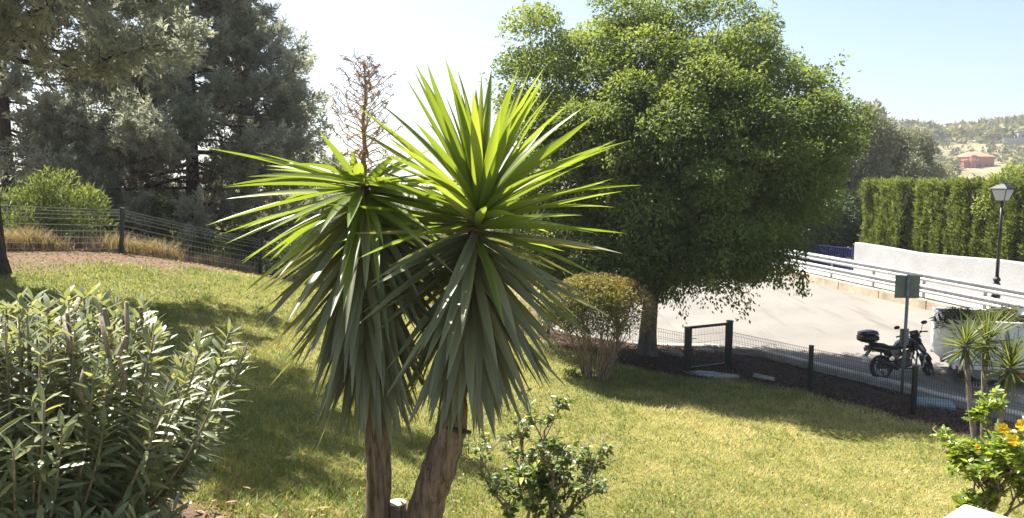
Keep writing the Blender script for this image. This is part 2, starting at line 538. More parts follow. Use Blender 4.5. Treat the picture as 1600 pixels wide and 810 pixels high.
# ------------------------------------------------------------------ lawn grass
def grass():
    n = 520000
    y = 5.0 + (24.5 - 5.0) * rng.random(n) ** 1.25
    x = (rng.random(n) * 2 - 1) * (.72 * y + 2.0)
    w = lawn_w(x, y)
    keep = rng.random(n) < (.03 + .97 * w) * inside(x, y, LAWN) * (.55 + .45 * smooth((fbm(x, y, 3.1) - .22) / .2))
    x, y = x[keep], y[keep]; n = len(x)
    z = g_rel(x, y) + CZ - .004
    a = rng.random(n) * 2 * math.pi
    lean = .5 + 1.2 * rng.random(n)
    D = np.c_[np.cos(a) * lean, np.sin(a) * lean, np.ones(n)]
    N = np.c_[-np.cos(a), -np.sin(a), lean]
    tall = .75 + .8 * fbm(x, y, .8)
    L = (.035 + .075 * rng.random(n)) * tall
    W = .0045 + .0006 * y + .004 * rng.random(n)
    dry = .42 + .95 * (fbm(x, y, .45) - .5) + .9 * (fbm(x + 40, y, 2.6) - .5) + .030 * (x - .5) - .012 * (y - 12)
    t = np.clip(dry + .7 * (rng.random(n) - .5), 0, 1)
    m = leafmat('lawn_grass', [(0, (.12, .165, .034)), (.35, (.23, .26, .065)), (.65, (.36, .335, .12)), (1, (.52, .45, .22))], trans=.4, tcol=1.25, rough=.6, spec=.2, tshift=(1.1, 1.05, .6))
    o = cloud('grass', m, np.c_[x, y, z], D, N, L, W, T_BLADE, t, label='short patchy green and straw-yellow lawn grass', kind='stuff')
    o['category'] = 'grass'
grass()

# ------------------------------------------------------------------ road, kerbs, walkway
def road_mat():
    m, nt, nd, lk, b = nodes_of('pale_worn_concrete_road')
    tc = nd.new('ShaderNodeTexCoord'); P = tc.outputs['Object']
    n1 = noise(nd, lk, 70, 5, P, .8); n2 = noise(nd, lk, .5, 5, P)
    mp = nd.new('ShaderNodeMapping'); mp.inputs['Scale'].default_value = (1.6, .12, 1); mp.inputs['Rotation'].default_value = (0, 0, R(-25))
    lk.new(P, mp.inputs[0]); n3 = noise(nd, lk, 1.2, 6, mp.outputs[0], .7)
    r1 = ramp(nd, [(.3, (.165, .153, .137)), (.7, (.228, .213, .192))]); lk.new(n1.outputs[0], r1.inputs[0])
    r2 = ramp(nd, [(.3, (.82, .82, .83)), (.7, (1.06, 1.05, 1.03))]); lk.new(n2.outputs[0], r2.inputs[0])
    r3 = ramp(nd, [(.33, (.78, .78, .78)), (.45, (1, 1, 1))]); lk.new(n3.outputs[0], r3.inputs[0])
    o = r1.outputs[0]
    for r_ in (r2, r3):
        mx = nd.new('ShaderNodeMix'); mx.data_type = 'RGBA'; mx.blend_type = 'MULTIPLY'; mx.inputs[0].default_value = 1
        lk.new(o, mx.inputs[6]); lk.new(r_.outputs[0], mx.inputs[7]); o = mx.outputs[2]
    lk.new(o, b.inputs['Base Color'])
    b.inputs['Roughness'].default_value = .9; b.inputs['Specular IOR Level'].default_value = .25
    bp = nd.new('ShaderNodeBump'); bp.inputs['Strength'].default_value = .35; bp.inputs['Distance'].default_value = .01
    lk.new(n1.outputs[0], bp.inputs['Height']); lk.new(bp.outputs[0], b.inputs['Normal'])
    return m
def strip(name, left, right, zf, mat, nx=12, **kw):
    """sheet between two polylines given as functions of y"""
    ys = np.arange(8, 60.1, .6)
    V, Fc = [], []
    for y in ys:
        a, b = left(y), right(y)
        for k in range(nx + 1):
            x = a + (b - a) * k / nx
            V.append((x, y, zf(x, y)))
    for j in range(len(ys) - 1):
        for k in range(nx):
            i = j * (nx + 1) + k
            Fc.append((i, i + 1, i + nx + 2, i + nx + 1))
    o = link(name, np_mesh(name, V, Fc, mat, smooth=True))
    return tag(o, **kw)
strip('road', lambda y: float(edge_x(y)), lambda y: rail_x(y), lambda x, y: rz(x, y), road_mat(), 14, kind='structure')
strip('walkway', lambda y: rail_x(y) + .42, lambda y: rail_x(y) + 2.45, lambda x, y: rz(rail_x(y), y) + .27, MAT['concrete'], 3, kind='structure')
# far kerb under the guardrail, cast in lengths
kerb = empty('kerb', (rail_x(9), 9, rz(rail_x(9), 9)), kind='structure')
y = 9.0; i = 0
while y < 52:
    y2 = y + 2.4
    a, b = Vector((rail_x(y) + .21, y, rz(rail_x(y), y) + .11)), Vector((rail_x(y2) + .21, y2, rz(rail_x(y2), y2) + .11))
    d = (b - a).normalized()
    M = Matrix.Translation((a + b) / 2 - kerb.location) @ d.to_track_quat('X', 'Z').to_matrix().to_4x4()
    MB().box((0, 0, 0), ((b - a).length - .012, .44, .46 + random.uniform(-.01, .012)), M=M, bev=.025).build('kerb_block', MAT['kerb'], kerb)
    y = y2; i += 1
# near road edge: low worn kerb
edge_kerb = empty('roadside_kerb', (EDGE[1][0], EDGE[1][1], rz(*EDGE[1])), kind='structure')
pts = []
for (a, b) in zip(EDGE[:10], EDGE[1:11]):
    k = max(1, int(np.hypot(*(b - a)) / 1.0))
    for q in range(k): pts.append(a + (b - a) * q / k)
for a, b in zip(pts[:-1], pts[1:]):
    A = Vector((a[0], a[1], rz(*a) - .03)); B = Vector((b[0], b[1], rz(*b) - .03))
    d = (B - A).normalized()
    M = Matrix.Translation((A + B) / 2 - edge_kerb.location + Vector((0, 0, random.uniform(-.015, .015)))) @ d.to_track_quat('X', 'Z').to_matrix().to_4x4()
    MB().box((0, 0, 0), ((B - A).length + .03, .26 + random.uniform(-.03, .03), .24), M=M, bev=.03).build('kerb_block', MAT['concrete'], edge_kerb)

# ------------------------------------------------------------------ far land
def terrain():
    rr = np.r_[np.arange(12, 80, 5.0), np.geomspace(80, 2400, 90)]
    aa = np.radians(np.r_[np.arange(-180, -50, 5.0), np.arange(-50, 50, .6), np.arange(50, 180.1, 5.0)])
    Rr, A = np.meshgrid(rr, aa)
    X, Y = Rr * np.sin(A), Rr * np.cos(A)
    Z = terr(X, Y) + CZ
    nx, ny = len(rr), len(aa)
    i = np.arange(nx - 1)[None] + nx * np.arange(ny - 1)[:, None]
    Fc = np.stack([i, i + nx, i + nx + 1, i + 1], -1).reshape(-1, 4)
    m, nt, nd, lk, b = nodes_of('dry_hillside')
    tc = nd.new('ShaderNodeTexCoord'); P = tc.outputs['Object']
    n = noise(nd, lk, .045, 8, P, .7); n2 = noise(nd, lk, .5, 6, P, .8)
    r = ramp(nd, [(.35, (.09, .10, .045)), (.5, (.22, .185, .10)), (.65, (.33, .25, .15))])
    lk.new(n.outputs[0], r.inputs[0])
    mx = nd.new('ShaderNodeMix'); mx.data_type = 'RGBA'; mx.blend_type = 'MULTIPLY'; mx.inputs[0].default_value = .8
    r2 = ramp(nd, [(.35, (.5, .55, .45)), (.6, (1.1, 1.08, 1.0))]); lk.new(n2.outputs[0], r2.inputs[0])
    lk.new(r.outputs[0], mx.inputs[6]); lk.new(r2.outputs[0], mx.inputs[7]); lk.new(mx.outputs[2], b.inputs['Base Color'])
    b.inputs['Roughness'].default_value = 1
    o = link('terrain', np_mesh('terrain', np.c_[X.ravel(), Y.ravel(), Z.ravel()], Fc, m, smooth=True))
    tag(o, kind='structure')
terrain()

# ------------------------------------------------------------------ foliage tools
def rand_dir(n):
    return unit(rng.normal(size=(n, 3)))
def limb(mb, a, b, r0, r1, sag=0.0, n=6, seg=5, wob=.06):
    a, b = Vector(a), Vector(b); L = (b - a).length
    pts, rad = [], []
    for i in range(seg + 1):
        t = i / seg
        p = a.lerp(b, t) + Vector((0, 0, -sag * math.sin(math.pi * t)))
        if 0 < i < seg: p += Vector(rng.normal(size=3) * wob * L * .25)
        pts.append(p); rad.append(r0 + (r1 - r0) * t)
    mb.tube(pts, rad, n)
    return pts

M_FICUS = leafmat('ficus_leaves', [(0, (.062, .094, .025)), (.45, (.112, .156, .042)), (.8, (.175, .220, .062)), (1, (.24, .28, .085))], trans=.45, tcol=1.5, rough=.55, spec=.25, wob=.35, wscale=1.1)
M_BARK_GREY = barkmat('grey_brown_bark', (.09, .075, .06), (.26, .225, .19), 9, .35, .5)
M_BARK_DARK = barkmat('dark_furrowed_bark', (.018, .012, .010), (.085, .058, .045), 12, .12, 1.0)
M_TWIG = barkmat('thin_twig_bark', (.16, .12, .085), (.34, .27, .20), 20, .3, .3)

def ficus():
    y0 = 20.3
    bx = at(1010, 555, y0).x
    base = Vector((bx, y0, gz(bx, y0) - .12))
    t = empty('ficus_tree', base, label='large rounded dark green ficus tree standing behind the wire gate', cat='tree')
    s = y0 / F
    def loc(px, py, dy=0.0):
        p = at(px, py, y0) - base; p.y += dy; return np.array(p)
    # crown as a union of ellipsoids: pixel centre, depth offset, radii in metres
    E = [(1040, 260, 0, 3.9, 3.7, 2.7), (1180, 225, -.2, 2.1, 2.5, 2.2), (1140, 330, -.3, 2.0, 2.5, 1.6), (912, 200, .7, 2.1, 1.9, 2.2), (880, 330, .6, 1.75, 1.8, 1.7),
         (1000, 125, .2, 1.8, 2.0, 1.5), (1120, 145, 0, 1.9, 2.1, 1.4), (1030, 372, -.5, 3.4, 3.0, 1.35), (1240, 235, 0, 1.15, 1.5, 1.35), (850, 130, .3, .9, 1.2, 1.1),
         (847, 60, .4, .42, .5, .85), (945, 50, .2, .45, .6, 1.05), (995, 60, 0, .5, .6, .95), (1035, 55, 0, .5, .8, .85), (1110, 75, .1, .6, .7, .85), (1170, 85, .2, .6, .7, .85), (890, 100, .2, .6, .7, .8), (1215, 130, .2, .85, .9, .85), (1262, 195, 0, .6, .9, .55)]
    C = [(loc(a, b, dy), np.array((rx, ry, rz_))) for a, b, dy, rx, ry, rz_ in E]
    def field(P):
        return np.min([np.linalg.norm((P - c) / r, axis=1) for c, r in C], axis=0)
    # clumps: spread through the crown, most of them near its surface
    cl = []
    lo, hi = loc(760, 480), loc(1345, -20)
    tries = 0
    while len(cl) < 250 and tries < 200000:
        tries += 1
        p = np.array((rng.uniform(lo[0], hi[0]), rng.uniform(-4, 4), rng.uniform(lo[2], hi[2])))
        f = field(p[None])[0]
        if f < .97 and (f > .62 or rng.random() < .16):
            r = rng.uniform(.52, 1.0) * (1.0 if f > .8 else 1.2)
            if all(np.linalg.norm(p - q) > .66 * r + .24 for q, _, _ in cl):
                cl.append((p, r, f))
    Ps, Ds, Ns, Ts = [], [], [], []
    cen = loc(1040, 260)
    for p, r, f in cl:
        k = int(600 * (r / .6) ** 2)
        d = rand_dir(k); fl = (d[:, 2] < -.15) & (rng.random(k) < .7); d[fl, 2] *= -1
        rad = r * (rng.random(k) ** .30)
        q = p + d * rad[:, None] * np.array((1.0, 1.0, .85))
        q[:, 2] -= .12 * rng.random(k) * (1 + d[:, 2] < .8)
        out = unit(q - cen)
        Ps.append(q); Ds.append(unit(d * .75 + out * .3 + np.array((0, 0, -.45)) + rng.normal(size=(k, 3)) * .62))
        Ns.append(unit(out * .3 + d * 1.1 + np.array((0, 0, .6)) + rng.normal(size=(k, 3)) * .45))
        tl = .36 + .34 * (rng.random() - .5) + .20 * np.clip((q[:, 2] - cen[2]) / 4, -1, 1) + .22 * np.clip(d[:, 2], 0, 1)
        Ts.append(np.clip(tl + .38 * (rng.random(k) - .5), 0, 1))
    # weeping sprays under the crown
    for i in range(150):
        px = rng.uniform(830, 1215); py = 425 + 25 * math.sin((px - 830) / 60) + rng.uniform(-15, 22) - (abs(px - 1050) > 150) * 15
        p = loc(px, py, rng.uniform(-2.4, 1.4)); k = 110
        ln = rng.uniform(.25, .75)
        u = rng.random(k)
        q = p + np.c_[rng.normal(size=k) * .10, rng.normal(size=k) * .10, ln * .6 - u * ln]
        Ps.append(q); Ds.append(unit(np.c_[rng.normal(size=k) * .5, rng.normal(size=k) * .5, -np.ones(k)])); Ns.append(rand_dir(k)); Ts.append(.3 + .35 * rng.random(k))
    # loose shoots breaking the outline
    P0 = np.concatenate([p[None] for p, r, f in cl if f > .8])
    for p in P0[rng.permutation(len(P0))[:120]]:
        o = unit(p - cen); o = unit(o + np.array((0, 0, .25)) + rng.normal(size=3) * .3); k = 60; ln = rng.uniform(.5, 1.0)
        u = rng.random(k)
        q = p + o * (.2 + u * ln)[:, None] + rng.normal(size=(k, 3)) * .09
        Ps.append(q); Ds.append(unit(o * .6 + np.array((0, 0, -.5)) + rng.normal(size=(k, 3)) * .5)); Ns.append(rand_dir(k) + np.array((0, 0, .8))); Ts.append(.45 + .45 * rng.random(k))
    P = np.concatenate(Ps); n = len(P)
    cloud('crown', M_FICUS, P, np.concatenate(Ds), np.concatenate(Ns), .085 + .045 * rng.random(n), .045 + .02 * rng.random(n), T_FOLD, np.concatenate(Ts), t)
    # trunk and limbs
    mb = MB()
    fork = Vector((.12, .05, 2.0))
    pts = [Vector((0, 0, -.3)), Vector((0, 0, .02)), Vector((.02, 0, .25)), Vector((.03, 0, .7)), Vector((.06, 0, 1.2)), Vector((.1, .02, 1.7)), fork, Vector((.2, .1, 2.8))]
    mb.tube(pts, [.42, .36, .29, .245, .225, .215, .22, .16], 14)
    mb.build('trunk', M_BARK_GREY, t, smooth=True)
    mb = MB()
    for i, (px, py, dy) in enumerate([(880, 230, 0), (940, 90, .6), (1030, 80, -.3), (1130, 110, .8), (1230, 210, 0), (1150, 310, -1.8), (920, 320, -1.8), (1040, 220, 2.4), (1060, 260, -2.4)]):
        e = Vector(loc(px, py, dy))
        m_ = fork + (e - fork) * .45 + Vector((0, 0, .5))
        limb(mb, fork - Vector((0, 0, .25)), m_, .14, .09, n=7)
        limb(mb, m_, e, .09, .03, n=6)
        for p, r, f in [c for c in cl if np.linalg.norm(c[0] - np.array(e)) < 2.0][:9]:
            limb(mb, m_.lerp(e, rng.uniform(.2, .9)), p, .03, .010, n=4, seg=3)
    mb.build('limb', M_BARK_GREY, t, smooth=True)
    return t
ficus()

# ------------------------------------------------------------------ big grey-green conifers
M_CYP = leafmat('cypress_sprays', [(0, (.125, .128, .098)), (.4, (.225, .235, .19)), (.75, (.31, .325, .265)), (1, (.40, .40, .31))], trans=.5, tcol=1.3, rough=.6, spec=.2, tshift=(1.05, 1.05, .85))
M_CYP_BROWN = leafmat('cypress_dead_sprays', [(0, (.09, .065, .05)), (1, (.19, .145, .11))], trans=.15, rough=.8, spec=.1)
def plume(k=21):
    """template: one feathery spray of unit length along +X"""
    r_ = np.random.default_rng(11)
    u = r_.random(k) ** .8
    ang = r_.random(k) * 2 * math.pi
    sp = .26 * (1 - u * .75)
    P = np.c_[u * .85, np.cos(ang) * sp * .55, np.sin(ang) * sp * .55]
    D = unit(np.c_[np.full(k, .8), np.cos(ang) * .8, np.sin(ang) * .8])
    return P, D
_PP, _PD = plume()
def sprays(name, mat, B, D, S, T, parent, w=.020):
    """B base points, D directions, S lengths of plumes; expands each into its small twigs"""
    n = len(B); k = len(_PP)
    D = unit(D); U = unit(np.cross(D, unit(rng.normal(size=(n, 3))))); V = np.cross(D, U)
    pos = B[:, None] + S[:, None, None] * (D[:, None] * _PP[None, :, 0:1] + U[:, None] * _PP[None, :, 1:2] + V[:, None] * _PP[None, :, 2:3])
    dr = D[:, None] * _PD[None, :, 0:1] + U[:, None] * _PD[None, :, 1:2] + V[:, None] * _PD[None, :, 2:3]
    m = n * k
    pos = pos.reshape(-1, 3); dr = unit(dr.reshape(-1, 3) + rng.normal(size=(m, 3)) * .15)
    L = np.repeat(S, k) * .30 * (.7 + .6 * rng.random(m))
    t = np.clip(np.repeat(T, k) + .25 * (rng.random(m) - .5) + .12 * np.tile(_PP[:, 0] - .4, n), 0, 1)
    return cloud(name, mat, pos, dr, rand_dir(m), L, w + L * .24, T_BLADE, t, parent)

def conifer(base, height, crown_lo, radius, label, nb=110, lean=(0, 0), trunk_r=.3, name='cypress_tree', dens=1.0, top_pow=.8, seed=1, bias=(0, 0), fine=1.0):
    t = empty(name, base, label=label, cat='tree')
    r_ = np.random.default_rng(seed)
    mb = MB()
    ax = lambda z: Vector((lean[0] * z / height, lean[1] * z / height, z))
    mb.tube([ax(-.4), ax(.0), ax(.35), ax(1.0), ax(height * .4), ax(height * .75), ax(height * .97)], [trunk_r * 1.6, trunk_r * 1.35, trunk_r * 1.1, trunk_r, trunk_r * .7, trunk_r * .35, .03], 12)
    mb.build('trunk', M_BARK_DARK, t, smooth=True)
    lb = MB()
    B, D, S, T, B2, D2, S2 = [], [], [], [], [], [], []
    for i in range(nb):
        f = (i + r_.random()) / nb
        z = crown_lo + (height - crown_lo) * f
        rad = radius * (1 - f) ** top_pow * r_.uniform(.65, 1.08) + .35
        if f < .12: rad *= .72 + 2.3 * f
        az = i * 2.399 + r_.normal() * .3
        rad *= 1 + bias[0] * math.cos(az - bias[1])
        d = Vector((math.cos(az), math.sin(az), r_.uniform(-.05, .45) + .25 * f))
        a = ax(z); e = a + Vector((d.x * rad, d.y * rad, d.z * rad * .55))
        pts = limb(lb, a, e, .055 * (1 - f) + .02, .010, sag=.10 * rad, n=5, seg=6, wob=.10)
        m = int(rad * 12 * dens / fine)
        for q in range(m):
            u = .28 + .72 * (q + r_.random()) / m
            k = u * 6; j = min(5, int(k)); p = pts[j].lerp(pts[j + 1], k - j)
            out = Vector((d.x, d.y, .25)) * .6 + Vector(r_.normal(size=3)) * .75
            out.normalize()
            sub = r_.uniform(.3, 1.0) * (.55 + .3 * rad / radius)
            tip = p + out * sub
            if r_.random() < .5: lb.tube([p, p.lerp(tip, .5) + Vector((0, 0, -.03)), tip], [.010, .008, .004], 3, cap=False)
            nn = 4 if u > .5 else 2
            for w in range(nn):
                bb = p.lerp(tip, r_.uniform(.25, 1.0))
                dd = out * .8 + Vector(r_.normal(size=3)) * .45 + Vector((0, 0, .35))
                ln = r_.uniform(.32, .62) * fine
                if u < .42 and r_.random() < .75:
                    B2.append(bb); D2.append(dd); S2.append(ln)
                else:
                    B.append(bb); D.append(dd); S.append(ln); T.append(.22 + .5 * u * r_.uniform(.5, 1.1) + .12 * r_.normal())
    lb.build('limb', M_BARK_DARK, t)
    o = sprays('crown', M_CYP, np.array(B), np.array(D), np.array(S), np.array(T), t)
    if B2: sprays('dead_spray', M_CYP_BROWN, np.array(B2), np.array(D2), np.array(S2) * .9, rng.random(len(B2)), t)
    return len(B)
xa, ya = -10.25, 14.3
print('conifer plumes', conifer(Vector((xa, ya, gz(xa, ya) - .05)), 13.0, 4.3, 4.7, 'broad grey-green cypress with dark furrowed trunk rooted on the lawn inside the fence', nb=56, lean=(-.5, .6), trunk_r=.30, seed=2, bias=(.35, R(-25)), top_pow=.6, fine=.78))
xb, yb = -12.6, 29.0
print('conifer plumes', conifer(Vector((xb, yb, gz(xb, yb) - .05)), 17.0, 3.4, 6.6, 'tall grey-green cypress growing beyond the wire fence behind the white lantern', nb=140, lean=(.3, 0), trunk_r=.32, seed=5, top_pow=.85))
xc, yc = -19.5, 28.5
conifer(Vector((xc, yc, gz(xc, yc) - .05)), 17, 3.0, 6.0, 'grey-green cypress behind the leafy oleander outside the fence', nb=70, lean=(.3, 0), trunk_r=.28, seed=9, dens=.75)

# ------------------------------------------------------------------ general leafy bush or tree crown
def blob_plant(name, label, base, blobs, mat, leaf=(.06, .03), per=260, trunk=None, cat='shrub', group=None, down=.0, stems=8, stem_r=.02, bark=None, tint=(.2, .8), tmpl=T_FOLD, up=.3, part='foliage'):
    """blobs: list of (x,y,z,r) in the plant's own frame, each a clump of leaves"""
    t = empty(name, base, label=label, cat=cat, group=group)
    Ps, Ds, Ns, Ts = [], [], [], []
    cen = np.mean([b[:3] for b in blobs], axis=0)
    for (x, y_, z, r) in blobs:
        k = int(per * (r / .5) ** 2)
        d = rand_dir(k)
        q = np.array((x, y_, z)) + d * (r * rng.random(k) ** .42)[:, None]
        Ps.append(q); Ds.append(unit(d * .7 + np.array((0, 0, up - down)) + rng.normal(size=(k, 3)) * .45))
        Ns.append(unit(d + np.array((0, 0, .8)) + rng.normal(size=(k, 3)) * .5))
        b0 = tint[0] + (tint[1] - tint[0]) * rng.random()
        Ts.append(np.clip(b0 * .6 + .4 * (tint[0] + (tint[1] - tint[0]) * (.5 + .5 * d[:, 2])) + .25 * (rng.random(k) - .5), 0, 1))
    P = np.concatenate(Ps); n = len(P)
    cloud(part, mat, P, np.concatenate(Ds), np.concatenate(Ns), leaf[0] * (.75 + .5 * rng.random(n)), leaf[1] * (.75 + .5 * rng.random(n)), tmpl, np.concatenate(Ts), t)
    mb = MB()
    if trunk:
        hgt, r0 = trunk
        top = Vector((cen[0] * .4, cen[1] * .4, hgt))
        mb.tube([Vector((0, 0, -.3)), Vector((0, 0, .05)), top * .5 + Vector((.05, 0, 0)), top], [r0 * 1.4, r0 * 1.15, r0, r0 * .8], 9)
        for b in blobs[:stems]: limb(mb, top - Vector((0, 0, .1)), b[:3], r0 * .5, r0 * .12, n=5)
        mb.build('trunk', bark or M_BARK_GREY, t, smooth=True)
    else:
        for b in (blobs * 3)[:stems]:
            limb(mb, (rng.normal() * .12, rng.normal() * .12, -.1), np.array(b[:3]) + rng.normal(size=3) * .1, stem_r, stem_r * .4, n=5)
        mb.build('stem', bark or M_TWIG, t, smooth=True)
    return t
def dome(n, rx, ry, h, r, z0=.2, seed=0, fill=.25):
    r_ = np.random.default_rng(seed); out = []
    for i in range(n):
        a = r_.random() * 2 * math.pi; e = r_.random()
        s = 1 if r_.random() > fill else r_.random()
        q = math.sqrt(1 - e * e)
        out.append((math.cos(a) * q * rx * s, math.sin(a) * q * ry * s, z0 + e * (h - z0) * s, r * r_.uniform(.7, 1.25)))
    return out

M_OLIVE = leafmat('olive_leaves', [(0, (.10, .11, .07)), (.5, (.22, .235, .15)), (1, (.36, .36, .26))], trans=.25, tcol=1.2, rough=.5, spec=.3, tshift=(1.05, 1.05, .8))
M_DARKLEAF = leafmat('dark_evergreen_leaves', [(0, (.018, .030, .010)), (.6, (.045, .070, .022)), (1, (.09, .12, .04))], trans=.3, rough=.5)
M_MIDLEAF = leafmat('mid_green_leaves', [(0, (.045, .075, .018)), (.5, (.095, .14, .035)), (1, (.19, .23, .07))], trans=.4, rough=.45)
M_PALELEAF = leafmat('pale_green_leaves', [(0, (.09, .12, .03)), (.5, (.17, .21, .06)), (1, (.30, .33, .11))], trans=.45, rough=.45)

def tree_blobs(n, c, r3, rb, seed):
    r_ = np.random.default_rng(seed); out = []
    for i in range(n):
        d = r_.normal(size=3); d /= np.linalg.norm(d); s = r_.uniform(.45, 1.0) ** .6
        out.append((c[0] + d[0] * r3[0] * s, c[1] + d[1] * r3[1] * s, c[2] + d[2] * r3[2] * s, rb * r_.uniform(.6, 1.3)))
    return out
# olives and dark trees behind the road's far side
def far_ground(x, y): return float(terr(np.array([x]), np.array([y]))[0]) + CZ
for k, (px, row, yy, rx, h, lab, m, nm, cat) in enumerate([
    (1352, 168, 46, 3.2, 0, 'tall silvery olive tree between the ficus and the clipped cypress hedge', M_OLIVE, 'olive_tree', 'tree'),
    (1405, 200, 58, 3.6, 0, 'rounded grey-olive tree rising behind the clipped hedge below the hillside', M_OLIVE, 'olive_tree', 'tree'),
    (1290, 215, 50, 3.2, 0, 'dusky olive tree half hidden behind the ficus crown', M_OLIVE, 'olive_tree', 'tree'),
    (1278, 290, 41, 2.6, 0, 'dark shaded evergreen tree behind the blue metal railing', M_DARKLEAF, 'evergreen_tree', 'tree'),
    (1200, 300, 48, 3.2, 0, 'dark evergreen tree screened by the right side of the ficus', M_DARKLEAF, 'evergreen_tree', 'tree')]):
    tp = at(px, row, yy)
    gb = -4.2 + CZ
    H = tp.z - gb
    cz_ = H * .56
    blobs = tree_blobs(46, (0, 0, cz_), (rx, rx, H * .42), .95, 20 + k)
    blob_plant(nm, lab, Vector((tp.x, yy, gb)), blobs, m, leaf=(.24, .095), per=240, trunk=(H * .35, .16), cat=cat, part='crown', tint=(.1, .9))
    sh = dome(16, 1.5, 1.5, 2.2, .7, .3, k)
M_SHADE = M_DARKLEAF
for k, (x, yy, w, h, lab) in enumerate([(14.1, 38.5, 1.7, 3.2, 'dark shrub against the blue railing where the white wall ends'), (12.9, 41.5, 1.8, 3.4, 'dark shrub along the middle of the blue railing'), (11.0, 45.5, 2.0, 3.4, 'dark shrub at the far end of the blue railing')]):
    blob_plant('evergreen_shrub', lab, Vector((x, yy, rz(x, yy) + .1)), dome(26, w, 1.3, h, .75, .3, 70 + k), M_DARKLEAF, leaf=(.16, .06), per=330, group='dark shrubs behind the blue railing')

# clipped cypress hedge above the white wall
def wall_x(y): return rail_x(y) + 2.5
def hedge():
    y0, y1 = 34.4, 14.0
    o = Vector((wall_x(y0) + .9, y0, CZ - 2.95))
    t = empty('cypress_hedge', o, label='tall clipped green cypress hedge above the white wall', cat='hedge')
    d = unit(np.array((wall_x(y1) - wall_x(y0), y1 - y0, 0))); nrm = np.array((d[1], -d[0], 0))
    nrm = nrm if nrm[0] < 0 else -nrm            # face towards the road
    Lh = math.hypot(wall_x(y1) - wall_x(y0), y1 - y0)
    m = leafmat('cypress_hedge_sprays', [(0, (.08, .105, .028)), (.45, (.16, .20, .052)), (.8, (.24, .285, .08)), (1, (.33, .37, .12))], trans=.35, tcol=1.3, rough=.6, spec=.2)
    n = 8500
    s = rng.random(n) * Lh
    hgt = lambda s: 2.85 + .16 * (fbm(s, s * 0, 1.5) - .5) + .10 * (fbm(s, s * 0 + 9, 5) - .5)
    face = rng.random(n)
    z = hgt(s) * rng.random(n) ** .9
    bulge = .25 * fbm(s, z * .25, 1.4) - .30 * smooth((.45 - fbm(s * 1.6, z * .12 + 3, 1.3)) / .12)
    dep = np.where(face < .72, bulge - .05 * rng.random(n), -rng.random(n) * 1.3)
    z = np.where(face < .72, z, hgt(s) - .35 * rng.random(n))
    endc = face > .93
    s = np.where(endc, rng.random(n) * .35, s); dep = np.where(endc, -rng.random(n) * 1.3, dep); z = np.where(endc, 2.8 * rng.random(n), z)
    P = d[None] * s[:, None] + nrm[None] * (dep - .15)[:, None] + np.c_[np.zeros(n), np.zeros(n), z]
    D = unit(nrm[None] * (.12 + .1 * rng.normal(size=n))[:, None] + rng.normal(size=(n, 3)) * .16 + np.array((0, 0, 1.0)))
    S = .30 + .25 * rng.random(n)
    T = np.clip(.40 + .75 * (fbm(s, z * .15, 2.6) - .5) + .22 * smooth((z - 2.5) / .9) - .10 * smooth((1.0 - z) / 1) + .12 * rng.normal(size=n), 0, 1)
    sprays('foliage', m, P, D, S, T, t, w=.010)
    mb = MB()
    for k in range(27):
        ss = Lh * (k + .5) / 27
        p = Vector(d * ss - nrm * .65)
        mb.tube([p + Vector((0, 0, -.4)), p + Vector((.03, 0, 1.5)), p + Vector((0, 0, 2.9))], [.06, .05, .02], 6)
    mb.build('stem', M_BARK_DARK, t)
    # dense dead core that stops light shining through
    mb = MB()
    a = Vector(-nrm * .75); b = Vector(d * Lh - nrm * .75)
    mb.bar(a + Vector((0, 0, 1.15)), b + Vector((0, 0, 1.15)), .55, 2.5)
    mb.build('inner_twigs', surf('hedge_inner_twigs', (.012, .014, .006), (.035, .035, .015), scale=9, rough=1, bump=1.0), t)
hedge()
p = at(1590, 285, 27.0)
blob_plant('golden_shrub', 'yellow-green leafy shrub rising behind the hedge beside the street lamp', Vector((p.x + .4, 27.5, CZ - 3.2)), [(b[0], b[1], b[2] + 1.9, b[3]) for b in dome(20, 1.1, 1.0, 1.75, .45, .2, 4)], M_PALELEAF, leaf=(.12, .06), per=330, stems=12, stem_r=.04)

# ------------------------------------------------------------------ the two big yuccas
def yucca_mat(name, stops, src='obj', trans=.42):
    return leafmat(name, stops, trans=trans, tcol=1.45, rough=.36, spec=.45, src=src, tshift=(1.2, 1.12, .40))
M_Y_UP = yucca_mat('yucca_upper_leaf', [(0, (.115, .165, .034)), (.5, (.155, .21, .045)), (1, (.21, .265, .06))])
M_Y_LOW = yucca_mat('yucca_old_leaf', [(0, (.13, .145, .085)), (.5, (.175, .19, .115)), (1, (.23, .24, .14))], trans=.22)
sword = lambda t: min(1.0, .62 + 1.6 * t) * (1 - max(0, (t - .42) / .58) ** 1.7)
Y_UP = [leaf_data('yucca_leaf', M_Y_UP, 9, sword, .8, b, curl=c, ratio=.06) for b, c in ((.02, .01), (.06, -.02), (.11, .02), (.17, -.01))]
Y_LOW = [leaf_data('yucca_leaf', M_Y_LOW, 9, sword, .8, b, curl=c, ratio=.06) for b, c in ((.02, .02), (.05, -.03), (-.05, .02), (.09, .0))]
M_YTRUNK = barkmat('yucca_bark', (.055, .038, .028), (.31, .22, .16), 26, .10, 1.0)
M_YSTEM = barkmat('yucca_leafy_stem', (.05, .04, .03), (.17, .14, .10), 24, .9, .9)

